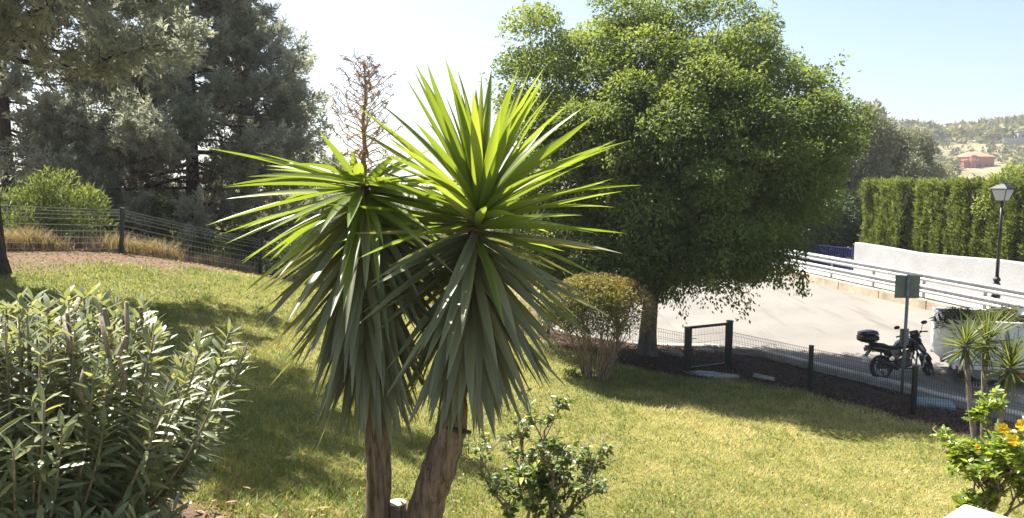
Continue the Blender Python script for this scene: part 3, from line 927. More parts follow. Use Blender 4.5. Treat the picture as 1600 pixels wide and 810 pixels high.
def yucca(label, y0, trunk_px, head, theta, n, lens, seed, radii, width=.078, low_from=.5, az_bias=None):
    """trunk_px: pixels up the stem (last one = top of the head); theta(t): lean of leaf t from straight up, degrees"""
    r_ = np.random.default_rng(seed)
    P = [at(px, py, y0 + dy) for px, py, dy in trunk_px]
    bz = gz(P[0].x, P[0].y)
    base = Vector((P[0].x, P[0].y, bz))
    t = empty('yucca_tree', base, label=label, cat='yucca')
    pts = [Vector((0, 0, -.25)), Vector((0, 0, .05))] + [p - base for p in P[1:]]
    # smooth the trunk polyline
    fine, rad = [], []
    rr = [radii[0] * 1.5, radii[0] * 1.35] + list(radii[1:])
    for i in range(len(pts) - 1):
        for k in range(6):
            u = k / 6
            p0, p1, p2, p3 = pts[max(i - 1, 0)], pts[i], pts[i + 1], pts[min(i + 2, len(pts) - 1)]
            q = .5 * ((2 * p1) + (p2 - p0) * u + (2 * p0 - 5 * p1 + 4 * p2 - p3) * u * u + (3 * p1 - p0 - 3 * p2 + p3) * u ** 3)
            fine.append(q); rad.append((rr[i] * (1 - u) + rr[i + 1] * u) * (1 + .05 * r_.normal()))
    fine.append(pts[-1]); rad.append(rr[-1])
    # bark below the leaves, leafy stem above
    nb = next(i for i, q in enumerate(fine) if q.z + base.z > at(0, head[1], y0).z)
    MB().tube(fine[:nb + 1], rad[:nb + 1], 18).build('trunk', M_YTRUNK, t, smooth=True)
    MB().tube(fine[nb:], rad[nb:], 12).build('leafy_stem', M_YSTEM, t, smooth=True)
    top = fine[-1]
    zlow = at(0, head[1], y0).z - base.z
    def stem_at(z):
        for a, b in zip(fine[nb - 1:-1], fine[nb:]):
            if a.z <= z <= b.z: return a.lerp(b, (z - a.z) / max(b.z - a.z, 1e-6))
        return Vector(top if z > top.z else fine[nb])
    for i in range(n):
        f = (i + .5) / n
        az = i * 2.39996 + r_.normal() * .12
        th = R(theta(f) + r_.normal() * 6)
        if az_bias: th += az_bias(az, f)
        rad_ = Vector((math.cos(az), math.sin(az), 0)); z = Vector((0, 0, 1))
        D = rad_ * math.sin(th) + z * math.cos(th)
        N = rad_ * -math.cos(th) + z * math.sin(th)
        S = N.cross(D); roll = r_.normal() * .25
        N = N * math.cos(roll) + S * math.sin(roll)
        h = top.z - (top.z - zlow - .05) * max(0.0, (f - .10) / .90) ** 1.25
        p = stem_at(h) + D * .03 + rad_ * .03
        L = lens(f) * r_.uniform(.86, 1.08)
        low = f > low_from + r_.normal() * .05
        me = (Y_LOW if low else Y_UP)[r_.integers(0, 4)]
        leaf_obj('leaf', me, t, p, D, N, L, width * r_.uniform(.82, 1.12) * (.8 if f < .06 else 1))
    return t, base, top

YL = 5.7
def thL(f): return np.interp(f, [0, .04, .12, .30, .6, 1], [48, 72, 90, 120, 146, 162])
yl, yl_base, yl_top = yucca('yucca with a dry bare flower stalk rising from its crown', YL,
    [(590, 905, 0), (590, 810, 0), (592, 740, 0), (588, 640, 0), (578, 500, 0), (570, 380, 0), (566, 292, 0)], (0, 545), thL, 285,
    lambda f: np.interp(f, [0, .03, .09, .4, .8, 1], [.38, .7, 1.05, 1.08, .98, .82]), 3, (.105, .105, .098, .092, .08, .07, .06), low_from=.27)
YR = 5.5
def thR(f): return np.interp(f, [0, .09, .21, .33, .5, .75, 1], [4, 26, 60, 92, 124, 149, 163])
yr, yr_base, yr_top = yucca('bare-stalkless yucca with leaning scarred trunk and upright crown of sword leaves', YR,
    [(640, 930, .05), (662, 810, .0), (690, 720, -.05), (706, 665, -.05), (716, 590, 0), (735, 455, 0), (748, 322, 0)], (0, 525), thR, 290,
    lambda f: np.interp(f, [0, .05, .15, .4, .8, 1], [.75, 1.0, 1.12, 1.05, .97, .82]), 8, (.135, .135, .128, .12, .075, .068, .055), low_from=.36)
yr['label'] = 'yucca with upright crown of sword leaves on a leaning scarred trunk'
# pruning scar collar on the leaning trunk
c = at(712, 662, YR - .05) - yr_base
MB().tube([c + Vector((-.12, -.03, .02)), c + Vector((-.05, -.105, -.0)), c + Vector((.05, -.11, -.025)), c + Vector((.115, -.05, -.05))], [.012, .02, .022, .012], 8).build('pruning_scar', surf('dark_scar_wood', (.03, .018, .012), (.08, .05, .035), rough=.95), yr, smooth=True)
# cut stem beside the left trunk
cs = at(621, 786, YL + .05) - yl_base
mb = MB(); mb.tube([Vector((.10, .03, -.2)), Vector((.13, .04, .3)), Vector((cs.x, cs.y, cs.z * .6)), cs], [.09, .085, .075, .072], 12)
st = mb.build('cut_stem', M_YTRUNK, yl, smooth=True)
MB().lathe([(.001, .004), (.071, .003), (.071, -.003), (.001, -.003)], c=cs + Vector((0, 0, .003)), n=16).build('cut_face', surf('fresh_cut_wood', (.50, .42, .30), (.66, .58, .44), scale=20, rough=.8), st)
# dry flower stalk
mb = MB()
sp = yl_top + Vector((.0, -.02, -.12))
tipp = at(571, 97, YL) - yl_base
pts = [sp.lerp(tipp, k / 10) + Vector((random.uniform(-.012, .012), random.uniform(-.012, .012), 0)) for k in range(11)]
mb.tube(pts, [.026 - .0022 * k for k in range(11)], 7)
stalk = mb.build('flower_stalk', surf('dry_flower_stalk', (.20, .115, .06), (.42, .27, .16), scale=25, rough=.9), yl)
for k in range(74):
    u = .16 + .82 * (k + random.random()) / 74
    j = min(9, int(u * 10)); p = pts[j].lerp(pts[j + 1], u * 10 - j)
    az = k * 2.4 + random.gauss(0, .3)
    ln = (.30 * math.sin(math.pi * min(1, (u * .62 + .30))) + .02) * random.uniform(.7, 1.1)
    droop = .55 if u < .35 else .0
    wv = lambda s: Vector((random.gauss(0, s), random.gauss(0, s), random.gauss(0, s)))
    e1 = p + Vector((math.cos(az) * ln * .55, math.sin(az) * ln * .55, ln * (.30 - droop * .2))) + wv(.012)
    e2 = p + Vector((math.cos(az) * ln * .9, math.sin(az) * ln * .9, ln * (.62 - droop * 1.2)))
    e2 = e2 + wv(.02)
    mbb = MB(); mbb.tube([p, p.lerp(e1, .5) + wv(.008), e1, e1.lerp(e2, .5) + wv(.012), e2, e2 + wv(.03)], [.0042, .004, .0036, .003, .0026, .002], 4, cap=False)
    for w in range(12):
        q = p.lerp(e1, random.random()) if w < 3 else e1.lerp(e2, random.random())
        k1 = q + Vector((random.gauss(0, .016), random.gauss(0, .016), random.uniform(-.02, .03))); mbb.tube([q, k1, k1 + wv(.014)], [.0028, .0024, .0034], 3, cap=False)
    mbb.build('twig', stalk.data.materials[0], stalk)
# shrivelled bracts at the foot of the stalk
M_BRACT = leafmat('dry_bract', [(0, (.22, .11, .06)), (1, (.45, .29, .17))], trans=.3, rough=.8, spec=.1, src='obj')
BR = [leaf_data('bract', M_BRACT, 5, lambda t: math.sin(math.pi * min(1, t * .9 + .12)), .5, b) for b in (.2, .5)]
for k in range(22):
    az = k * 2.4; u = random.random()
    p = pts[1].lerp(pts[5], u) if k > 9 else yl_top + Vector((0, 0, -.02))
    leaf_obj('dry_bract', BR[k % 2], yl, p, (math.cos(az), math.sin(az), random.uniform(-1.4, .8)), (0, 0, 1), random.uniform(.06, .16), random.uniform(.02, .04))

# ------------------------------------------------------------------ oleander in the left foreground
lance = lambda t: (math.sin(math.pi * min(1, t * .93 + .035)) ** .85)
M_OL_F = leafmat('oleander_leaf', [(0, (.135, .16, .088)), (.5, (.20, .23, .125)), (.85, (.26, .285, .145)), (1, (.34, .33, .14))], trans=.32, tcol=1.4, rough=.36, spec=.5, src='obj')
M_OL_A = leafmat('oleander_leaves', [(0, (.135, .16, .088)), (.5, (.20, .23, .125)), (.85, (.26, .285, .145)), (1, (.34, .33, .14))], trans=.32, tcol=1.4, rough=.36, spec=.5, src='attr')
OLD = [leaf_data('oleander_leaf', M_OL_F, 6, lance, .6, b, curl=c, ratio=.17) for b, c in ((.05, 0), (.12, .04), (.18, -.04), (.02, .03))]
def lance_tmpl():
    V, Fc = [], []
    for i in range(5):
        t_ = i / 4; w = lance(t_) * .5
        V += [(t_, -w, .05 * w - .10 * t_ * t_), (t_, w, .05 * w - .10 * t_ * t_)]
    for i in range(4):
        a = i * 2
        Fc += [(a, a + 2, a + 3), (a, a + 3, a + 1)]
    return np.array(V), np.array(Fc)
T_LANCE = lance_tmpl()
M_OLSTEM = barkmat('oleander_stem', (.15, .12, .085), (.34, .29, .22), 25, .3, .4)
def oleander():
    cx, cyy = -3.62, 5.15
    base = Vector((cx, cyy, gz(cx, cyy)))
    t = empty('oleander_bush', base, label='big pruned oleander bush with long glossy leaves filling the lawn corner', cat='bush')
    r_ = np.random.default_rng(4)
    top = CZ - .92 - base.z
    mb = MB(); LV = []
    for i in range(330):
        a = r_.random() * 2 * math.pi; q = math.sqrt(r_.random())
        gx_, gy_ = 1.62 * q * math.cos(a), 1.16 * q * math.sin(a)
        h = top * (1 - .15 * q ** 3) * r_.uniform(.88, 1.06) + .05 * math.sin(gx_ * 5) 
        if q > .6 and r_.random() < .72: h *= r_.uniform(.30, .98)
        tipx, tipy = gx_ * 1.05, gy_ * 1.05
        b0 = Vector((gx_ * .35, gy_ * .4, -.05))
        tip = Vector((tipx, tipy, h))
        midp = b0.lerp(tip, .5) + Vector((gx_ * .18, gy_ * .18, -.05))
        pts = [(b0 * (1 - u) ** 2 + midp * 2 * u * (1 - u) + tip * u * u) for u in np.linspace(0, 1, 8)]
        mb.tube(pts, [.014 - .0011 * k for k in range(8)], 5)
        L = (tip - b0).length
        cut = r_.random() < .16
        nw = int(14 * r_.uniform(.7, 1.3))
        for w in range(nw):
            s = w / nw
            u = 1 - min(.86, .80 / L + .15) * s ** 1.1 if not cut else .93 - .6 * s
            k = u * 7; j = min(6, int(k)); p = pts[j].lerp(pts[j + 1], k - j)
            d = (pts[j + 1] - pts[j]).normalized()
            ph = r_.random() * 6.28
            sx = d.cross(Vector((0.3, .9, .1))).normalized(); sy = d.cross(sx)
            for m in range(3):
                aa = ph + m * 2.094 + r_.normal() * .2
                o = sx * math.cos(aa) + sy * math.sin(aa)
                spread = .85 + 1.1 * s + r_.normal() * .2
                D = (d * (1.0 - .55 * s) + o * spread + Vector((0, 0, -.12 - .5 * s))).normalized()
                N = (d - D * d.dot(D)) + Vector((0, 0, .35)) + Vector(r_.normal(size=3)) * .25
                LV.append((p, D, N, r_.uniform(.13, .225) * (.62 + .38 * min(1, s * 3 + .15)), r_.uniform(.027, .040), s))
    mb.build('stem', M_OLSTEM, t, smooth=True)
    # pruned bare stubs poking out
    for i in range(46):
        a = r_.random() * 6.28; q = math.sqrt(r_.random()) * .8
        p = Vector((1.6 * q * math.cos(a), 1.15 * q * math.sin(a), top * r_.uniform(.72, .9)))
        mb = MB().tube([p, p + Vector((r_.normal() * .05, r_.normal() * .05, .12)), p + Vector((r_.normal() * .09, r_.normal() * .09, r_.uniform(.2, .34)))], [.016, .015, .014], 7)
        mb.build('pruned_stub', M_OLSTEM, t, smooth=True)
    # the leaves nearest the camera one by one, the rest as one mass
    camp = Vector((0, 0, CZ)) - base
    def vis(l):
        c_ = l[0] + l[1] * l[3] * .5; w = c_ + base
        px = w.x / w.y; 
        outw = (Vector((c_.x / 1.62, c_.y / 1.16, c_.z / top))).length
        ok = -.71 < px < -.3 and w.z - CZ > -.375 * w.y
        return (0 if ok else 9) + (c_ - camp).length * .35 - outw * 1.2
    LV.sort(key=vis)
    for (p, D, N, L, W, s) in LV[:300]:
        leaf_obj('leaf', OLD[r_.integers(0, 4)], t, p, D, N, L, W)
    rest = LV[300:]
    A = lambda k: np.array([tuple(l[k]) for l in rest])
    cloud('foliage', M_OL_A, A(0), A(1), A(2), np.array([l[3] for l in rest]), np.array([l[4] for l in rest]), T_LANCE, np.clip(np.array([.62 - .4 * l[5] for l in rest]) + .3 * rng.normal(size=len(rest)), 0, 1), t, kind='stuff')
    return len(LV)
print('oleander leaves', oleander())
# dry fallen leaves and twigs along the foot of the oleander
n = 900
x = -2.35 + rng.normal(size=n) * .55; yv = 5.2 + rng.normal(size=n) * .75
M_DRYLEAF = leafmat('dry_fallen_leaves', [(0, (.12, .07, .045)), (.6, (.28, .18, .11)), (1, (.46, .34, .22))], trans=.2, rough=.8, spec=.1)
o = cloud('leaf_litter', M_DRYLEAF, np.c_[x, yv, g_rel(x, yv) + CZ + .015 + .05 * rng.random(n)], np.c_[rng.normal(size=(n, 2)), .35 * rng.normal(size=n)], np.c_[rng.normal(size=(n, 2)) * .5, np.ones(n)], .09 + .07 * rng.random(n), .016 + .012 * rng.random(n), T_LANCE, label='dry brown leaves fallen on the lawn under the oleander', kind='stuff')
o['category'] = 'leaf litter'

# ------------------------------------------------------------------ branching shrubs
def branchy(t, base_pts, height, spread, r_, mat, r0=.02, levels=3, kids=4, first=.4, shrink=(.5, .8), low=0, bare=0):
    """forking stems; returns twig ends and directions"""
    mb = MB(); ends = []
    def grow(p, d, L, r, lev):
        d = d.normalized()
        q = p + d * L * .5 + Vector(r_.normal(size=3)) * L * .06
        e = p + d * L + Vector(r_.normal(size=3)) * L * .10
        mb.tube([p, q, e], [r, r * .85, r * .65], 6 if lev < 2 else 4, cap=lev == levels)
        if low and lev <= 1:
            for w in range(low): ends.append((p.lerp(e, r_.uniform(.25, 1)) + Vector(r_.normal(size=3)) * .05, Vector(r_.normal(size=3)).normalized(), p.lerp(e, r_.uniform(.3, 1))))
        if bare and lev >= 1:
            for w in range(bare):
                a_ = p.lerp(e, r_.random()); b_ = a_ + Vector(r_.normal(size=3)) * .09 + Vector((0, 0, .07))
                mb.tube([a_, a_.lerp(b_, .5) + Vector(r_.normal(size=3)) * .015, b_], [.005, .004, .0025], 4)
        if lev == levels:
            ends.append((e, (e - q).normalized(), q)); return
        for k in range(kids + (r_.random() < .4)):
            a = k * 2.2 + r_.random() * 1.5
            nd_ = d * .9 + Vector((math.cos(a), math.sin(a), r_.uniform(.1, .5))) * spread * r_.uniform(.6, 1.2)
            grow(p.lerp(e, r_.uniform(.6, 1.0)), nd_, L * r_.uniform(*shrink), r * .6, lev + 1)
    for p, d in base_pts:
        grow(Vector(p), Vector(d), height * first * r_.uniform(.85, 1.15), r0 * r_.uniform(.8, 1.2), 0)
    mb.build('stem', mat, t, smooth=True)
    return ends
oval = lambda t: (math.sin(math.pi * min(1, t ** .8 * .96 + .02)) ** .75)
def leafy_shrub(name, label, base, height, stems, spread, objmat, massmat, leaf, nper, seed, n_obj=300, levels=3, kids=3, r0=.02, bark=None, first=.42, droop=.25, **kw):
    t = empty(name, base, label=label, cat='shrub')
    r_ = np.random.default_rng(seed)
    ends = branchy(t, stems, height, spread, r_, bark or M_TWIG, r0, levels, kids, first, **kw)
    OV = [leaf_data('leaf', objmat, 5, oval, .5, b, curl=c, ratio=.55) for b, c in ((.10, .0), (.22, .05), (.30, -.05))]
    LV = []
    for e, d, q in ends:
        for k in range(nper + (r_.random() < .5)):
            a = r_.random() * 6.28
            o = Vector((math.cos(a), math.sin(a), r_.uniform(-.5, .6)))
            D = (o + d * .5 + Vector((0, 0, -droop))).normalized()
            N = Vector((0, 0, 1)) + Vector(r_.normal(size=3)) * .4 + o * .3
            LV.append((q.lerp(e, r_.random()) + o * .01, D, N, leaf * r_.uniform(.6, 1.2), leaf * r_.uniform(.42, .62)))
    camp = Vector((0, 0, CZ)) - Vector(base)
    LV.sort(key=lambda l: (l[0] - camp).length)
    for (p, D, N, L, W) in LV[:n_obj]:
        leaf_obj('leaf', OV[r_.integers(0, 3)], t, p, D, N, L, W)
    rest = LV[n_obj:]
    if rest:
        A = lambda k: np.array([tuple(l[k]) for l in rest])
        cloud('foliage', massmat, A(0), A(1), A(2), np.array([l[3] for l in rest]), np.array([l[4] for l in rest]) , T_OVAL, rng.random(len(rest)), t, kind='stuff')
    return t, ends
S1 = [(0, (.075, .11, .040)), (.6, (.125, .17, .055)), (.88, (.19, .24, .06)), (1, (.42, .40, .06))]
M_SH_O = leafmat('shrub_leaf', S1, trans=.35, rough=.4, spec=.4, src='obj'); M_SH_A = leafmat('shrub_leaves', S1, trans=.35, rough=.4, spec=.4)
ys = 7.3; p = at(838, 760, ys); bz = gz(p.x, ys)
leafy_shrub('woody_shrub', 'pruned woody shrub with tangled bare twigs on the lawn beside the yuccas', Vector((p.x, ys, bz)), at(0, 640, ys).z - bz,
    [((-.16, 0, -.05), (-.16, -.02, 1)), ((-.08, .06, -.05), (-.02, .1, 1)), ((.02, -.05, -.05), (.06, -.12, 1)), ((.1, .03, -.05), (.2, .06, 1)), ((.16, .0, -.05), (.34, -.05, 1))], .55, M_SH_O, M_SH_A, .085, 9, 21, kids=3, r0=.026, first=.40, levels=3, low=3, bare=1, shrink=(.42, .85))
S2 = [(0, (.11, .16, .030)), (.5, (.18, .245, .042)), (1, (.29, .34, .06))]
M_HB_O = leafmat('hibiscus_leaf', S2, trans=.45, rough=.3, spec=.5, src='obj'); M_HB_A = leafmat('hibiscus_leaves', S2, trans=.45, rough=.3, spec=.5)
yh = 7.4; p = at(1532, 800, yh); bz = gz(p.x, yh)
hb, hends = leafy_shrub('hibiscus_shrub', 'bright green hibiscus shrub with yellow flowers beside the white wall', Vector((p.x, yh, bz)), (at(0, 640, yh).z - bz) * .88,
    [((0, 0, -.05), (.0, 0, 1)), ((.05, .02, -.05), (.05, .05, 1)), ((.09, 0, -.05), (.14, .0, 1))], .80, M_HB_O, M_HB_A, .085, 9, 33, kids=5, r0=.022, first=.66, levels=3, droop=.1, shrink=(.34, .58))
petal_prof = lambda t: (math.sin(math.pi * min(1, t * .75 + .05)) ** .7)
M_PETAL = leafmat('yellow_petal', [(0, (.72, .47, .015)), (1, (.80, .58, .03))], trans=.4, tcol=1.1, rough=.5, src='obj', tshift=(1, 1, .6))
PET = leaf_data('petal', M_PETAL, 5, petal_prof, .4, .25, ratio=.85)
hr = np.random.default_rng(2)
hends.sort(key=lambda e: -(e[0].z - .6 * e[0].y))
for (px, py, sz) in [(1566, 671, 1.0), (1582, 688, 1.0), (1526, 699, .6), (1597, 665, .9)]:
    c = at(px, py, yh - .55) - Vector((hb.location))
    fl = bpy.data.objects.new('flower', None); COL.objects.link(fl); fl.parent = hb; fl.location = c
    ax_ = Vector((hr.normal() * .3, -.8, .5)).normalized(); s1 = ax_.cross(Vector((0, 0, 1))).normalized(); s2 = ax_.cross(s1)
    for k in range(5):
        a = k * 2 * math.pi / 5 + .3
        o_ = s1 * math.cos(a) + s2 * math.sin(a)
        leaf_obj('petal', PET, fl, (0, 0, 0), o_ + ax_ * (.5 if sz > .7 else 2.2), ax_ - o_ * .3, .062 * sz, .052 * sz)
    MB().tube([Vector((0, 0, 0)), ax_ * .055 * sz], [.005, .003], 6).build('stamen', M_PETAL, fl)
    MB().tube([-ax_ * .10, Vector((0, 0, 0))], [.003, .004], 5).build('flower_stem', M_TWIG, fl)

# ------------------------------------------------------------------ rounded shrub with bare stems in front of the ficus trunk
def dome_shrub():
    y0 = 16.6
    b = at(930, 578, y0); base = Vector((b.x, y0, gz(b.x, y0) - .02))
    t = empty('domed_shrub', base, label='rounded brownish clipped shrub on many bare pale stems beside the ficus trunk', cat='shrub')
    r_ = np.random.default_rng(6)
    c = np.array(at(935, 490, y0) - base); rx, ry, rz_ = 1.34, 1.05, .92
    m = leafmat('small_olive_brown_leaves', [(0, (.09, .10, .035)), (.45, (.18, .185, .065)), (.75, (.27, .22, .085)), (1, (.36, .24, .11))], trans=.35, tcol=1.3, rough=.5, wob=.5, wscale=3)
    n = 34000
    d = rand_dir(n); d[:, 2] = np.where(d[:, 2] < -.35, -d[:, 2], d[:, 2])
    rad = .55 + .45 * rng.random(n) ** .5
    lump = 1 + .09 * (fbm(d[:, 0] * 3 + d[:, 1] * 2, d[:, 2] * 3 + d[:, 1] * 2.5, 1.5) - .5) * 2
    q = c + d * np.array((rx, ry, rz_)) * (rad * lump)[:, None]
    keep = (q[:, 0] < c[0] + .55) | (rng.random(n) < .16) | (d[:, 2] > .75)
    keep &= fbm(q[:, 0] * 3, q[:, 2] * 3 + q[:, 1] * 3, 1.6) > .30
    q, d = q[keep], d[keep]; k = len(q)
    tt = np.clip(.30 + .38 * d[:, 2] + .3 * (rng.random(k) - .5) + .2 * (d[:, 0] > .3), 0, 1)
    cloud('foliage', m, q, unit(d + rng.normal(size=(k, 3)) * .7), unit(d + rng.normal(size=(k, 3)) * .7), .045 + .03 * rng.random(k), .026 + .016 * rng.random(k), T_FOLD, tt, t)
    for i in range(46):
        a = r_.random() * 6.28; s = math.sqrt(r_.random())
        b0 = Vector((math.cos(a) * .32 * s, math.sin(a) * .28 * s, -.05))
        e = Vector((c[0] + math.cos(a) * rx * .80 * s, c[1] + math.sin(a) * ry * .8 * s, c[2] + r_.uniform(-.15, .35)))
        mb = MB()
        pts = limb(mb, b0, e, .017, .006, n=5, seg=5, wob=.10)
        for k in range(6):
            p = pts[r_.integers(2, 5)]
            limb(mb, p, p + Vector((r_.normal() * .2 + .1 * math.cos(a), r_.normal() * .2, r_.uniform(.12, .4))), .006, .003, n=3, seg=2)
        mb.build('stem', M_TWIG, t)
    mb = MB()
    for k in range(170):                       # bare twiggy side by the trunk
        p = Vector(c) + Vector((r_.uniform(.45, 1.0), r_.uniform(-.7, .6), r_.uniform(-.35, .38)))
        limb(mb, p, p + Vector((r_.uniform(-.02, .24), r_.normal() * .12, r_.uniform(-.02, .26))), .004, .002, n=3, seg=2)
    mb.build('bare_twig', M_TWIG, t)
    # green suckers at the foot
    k = 500
    q = np.c_[-.55 + rng.normal(size=k) * .13, rng.normal(size=k) * .15 - .1, .05 + .2 * rng.random(k)]
    cloud('sucker_leaves', M_DARKLEAF, q, rand_dir(k), rand_dir(k) + np.array((0, 0, 1)), .05, .03, T_FOLD, rng.random(k), t)
dome_shrub()

# ------------------------------------------------------------------ three small yuccas by the parked truck
M_SY = leafmat('small_yucca_leaf', [(0, (.065, .085, .032)), (.5, (.11, .14, .045)), (1, (.20, .22, .06))], trans=.35, rough=.4, src='obj')
SYD = [leaf_data('small_yucca_leaf', M_SY, 5, sword, .7, b, ratio=.06) for b in (.05, .14)]
def small_yucca(label, root_px, top_px, y0, R0, n, seed, golden=0):
    r_ = np.random.default_rng(seed)
    b = at(root_px[0], root_px[1], y0); base = Vector((b.x, y0, gz(b.x, y0)))
    tp = at(top_px[0], top_px[1], y0) - base
    t = empty('small_yucca', base, label=label, cat='yucca', group='small yuccas by the truck')
    MB().tube([Vector((0, 0, -.2)), Vector((0, 0, .1)), Vector((tp.x * .45 - .02, 0, tp.z * .45)), tp], [.075, .06, .045, .05], 9).build('trunk', M_BARK_GREY, t, smooth=True)
    for i in range(n):
        f = i / n; az = i * 2.4 + r_.normal() * .1
        th = R(np.interp(f, [0, .25, .65, 1], [5, 40, 90, 140]) + r_.normal() * 7)
        rd = Vector((math.cos(az), math.sin(az), 0)); z = Vector((0, 0, 1))
        leaf_obj('leaf', SYD[i % 2], t, tp + z * (.02 - .14 * f), rd * math.sin(th) + z * math.cos(th), rd * -math.cos(th) + z * math.sin(th), R0 * r_.uniform(.85, 1.1) * (1 if f < .7 else .85), .032)
small_yucca('small yucca leaning back with grey bent trunk before the white truck', (1530, 640), (1508, 538), 12.7, .58, 80, 1)
small_yucca('tallest small yucca of three before the white truck', (1541, 645), (1540, 533), 12.9, .68, 96, 2)
small_yucca('small yucca with yellowish leaves leaning out beside the white truck', (1560, 640), (1578, 572), 12.4, .64, 92, 3)
# a clump of strap leaves at their feet
p = at(1548, 645, 12.6)
tb = empty('strap_leaf_clump', Vector((p.x, 12.6, gz(p.x, 12.6))), label='low clump of strappy leaves at the foot of the small yuccas', cat='plant')
for i in range(60):
    a = random.random() * 6.28; u = random.uniform(.1, .6)
    leaf_obj('leaf', SYD[i % 2], tb, (random.gauss(0, .10), random.gauss(0, .08), 0), (math.cos(a) * u, math.sin(a) * u, 1), (-math.cos(a), -math.sin(a), u), random.uniform(.35, .62), .026)

# ------------------------------------------------------------------ plants beyond the left fence
M_OL_FAR = leafmat('oleander_far_leaves', [(0, (.05, .075, .028)), (.5, (.11, .15, .05)), (1, (.24, .27, .10))], trans=.35, rough=.4, spec=.4)
def gplace(px, y): 
    x = (px - 800) / F * y; return Vector((x, y, gz(x, y)))
b = gplace(92, 19.6)
blob_plant('oleander_shrub', 'leafy pale green oleander shrub growing outside the wire fence by the cypress trunk', b, dome(38, 1.05, .9, 1.85, .38, .35, 3), M_OL_FAR, leaf=(.15, .028), per=300, stems=14, up=.7, tint=(.3, .95))
b = gplace(12, 19.0)
blob_plant('oleander_shrub', 'low oleander shrub outside the wire fence partly behind the cypress trunk', b, dome(20, .8, .8, 1.25, .33, .25, 8), M_OL_FAR, leaf=(.15, .028), per=280, stems=10, up=.6, tint=(.2, .7))
for k, (px, yy, w, h, lab, m) in enumerate([(272, 27.0, 1.5, 3.6, 'mid green bushy shrub beyond the fence beneath the tall cypress', M_MIDLEAF),
                                           (205, 27.5, 1.7, 3.0, 'dark shrub in deep shade between the oleander and the bushy shrub', M_DARKLEAF),
                                           (345, 29.0, 1.8, 3.4, 'dull green shrub behind the white lantern beyond the fence', M_MIDLEAF),
                                           (420, 29.5, 2.0, 3.2, 'dark shrub beyond the far fence post behind the yucca leaves', M_DARKLEAF),
                                           (120, 27.0, 2.0, 3.3, 'dark shaded shrub behind the leafy oleander', M_DARKLEAF),
                                           (30, 26.5, 2.2, 3.4, 'dark shaded shrub behind the low oleander outside the fence', M_DARKLEAF),
                                           (520, 31.0, 1.9, 2.6, 'dusky shrub on the slope behind the yucca with the flower stalk', M_OLIVE)]):
    b = gplace(px, yy)
    blob_plant('background_shrub', lab, b, dome(26, w, w * .8, h, .62, .2, 40 + k), m, leaf=(.12, .05), per=300, stems=8, group='shrubs beyond the left fence')
b = gplace(462, 21.0)
blob_plant('dark_bush', 'small dark bush on a short stem by the fence behind the yucca leaves', b, [(q[0], q[1], q[2] + .45, q[3]) for q in dome(16, .62, .5, .75, .25, .1, 12)], M_DARKLEAF, leaf=(.06, .03), per=420, stems=7, stem_r=.03)
# dry grass and brambles along the left fence
n = 30000
s = rng.random(n)
seg = np.array(LEFT_FENCE[1:4], float)
tpos = rng.random(n) * 2; i0 = np.minimum(tpos.astype(int), 1); fr = (tpos - i0)[:, None]
q = seg[i0] * (1 - fr) + seg[i0 + 1] * fr
nrm = unit(np.array((-3.1, 2.5)))
off = .15 + np.abs(rng.normal(size=n)) * 1.1
q = q + nrm * off[:, None] + rng.normal(size=(n, 2)) * .12
clump = fbm(q[:, 0], q[:, 1], 1.3)
k_ = rng.random(n) < smooth((clump - .30) / .25)
q, off, clump = q[k_], off[k_], clump[k_]; n = len(q)
a = rng.random(n) * 6.28; le = .15 + .5 * rng.random(n)
M_STRAW = leafmat('dry_grass_stalks', [(0, (.13, .095, .07)), (.4, (.27, .20, .125)), (1, (.44, .35, .20))], trans=.25, tcol=1.1, rough=.8, spec=.1)
o = cloud('dry_grass', M_STRAW, np.c_[q, g_rel(q[:, 0], q[:, 1]) + CZ - .02], np.c_[np.cos(a) * le, np.sin(a) * le, np.ones(n)], np.c_[-np.cos(a), -np.sin(a), le], (.10 + .50 * rng.random(n) ** 1.6) * (.35 + 1.2 * clump), .012 + .01 * rng.random(n), T_BEND, np.clip(.5 + .8 * (clump - .5) + .4 * rng.normal(size=n), 0, 1), label='tall dry yellow grass and brambles along the wire fence', kind='stuff')
o['category'] = 'dry grass'
# fallen litter on the bare earth: bark chips right, dry leaves left
def litter(name, label, n, xr, yr_, wfun, mat, L, W):
    x = rng.uniform(*xr, n); y_ = rng.uniform(*yr_, n)
    k = rng.random(n) < wfun(x, y_)
    x, y_ = x[k], y_[k]; n = len(x)
    a = rng.random(n) * 6.28
    o = cloud(name, mat, np.c_[x, y_, g_rel(x, y_) + CZ + .006 + .02 * rng.random(n)], np.c_[np.cos(a), np.sin(a), .3 * rng.normal(size=n)], np.c_[rng.normal(size=(n, 2)) * .4, np.ones(n)], L * (.6 + .8 * rng.random(n)), W * (.6 + .8 * rng.random(n)), T_FOLD, label=label, kind='stuff')
    o['category'] = 'mulch' if 'bark' in label else 'leaf litter'
M_CHIP = leafmat('bark_chips', [(0, (.02, .010, .007)), (.5, (.06, .030, .022)), (1, (.16, .095, .07))], trans=.02, rough=.9, spec=.1)
litter('bark_mulch', 'dark red-brown bark mulch and fallen leaves around the ficus and gate', 42000, (-.5, 10), (14, 23.5), lambda x, y: (1 - lawn_w(x, y)) * mulch_w(x, y) * (x < edge_x(y) - .1), M_CHIP, .055, .03)
litter('fallen_leaves', 'dry leaves scattered over bare earth inside the left fence', 16000, (-14, -2), (11, 25), lambda x, y: (1 - lawn_w(x, y)) * inside(x, y, LAWN) * .8, M_DRYLEAF, .07, .03)
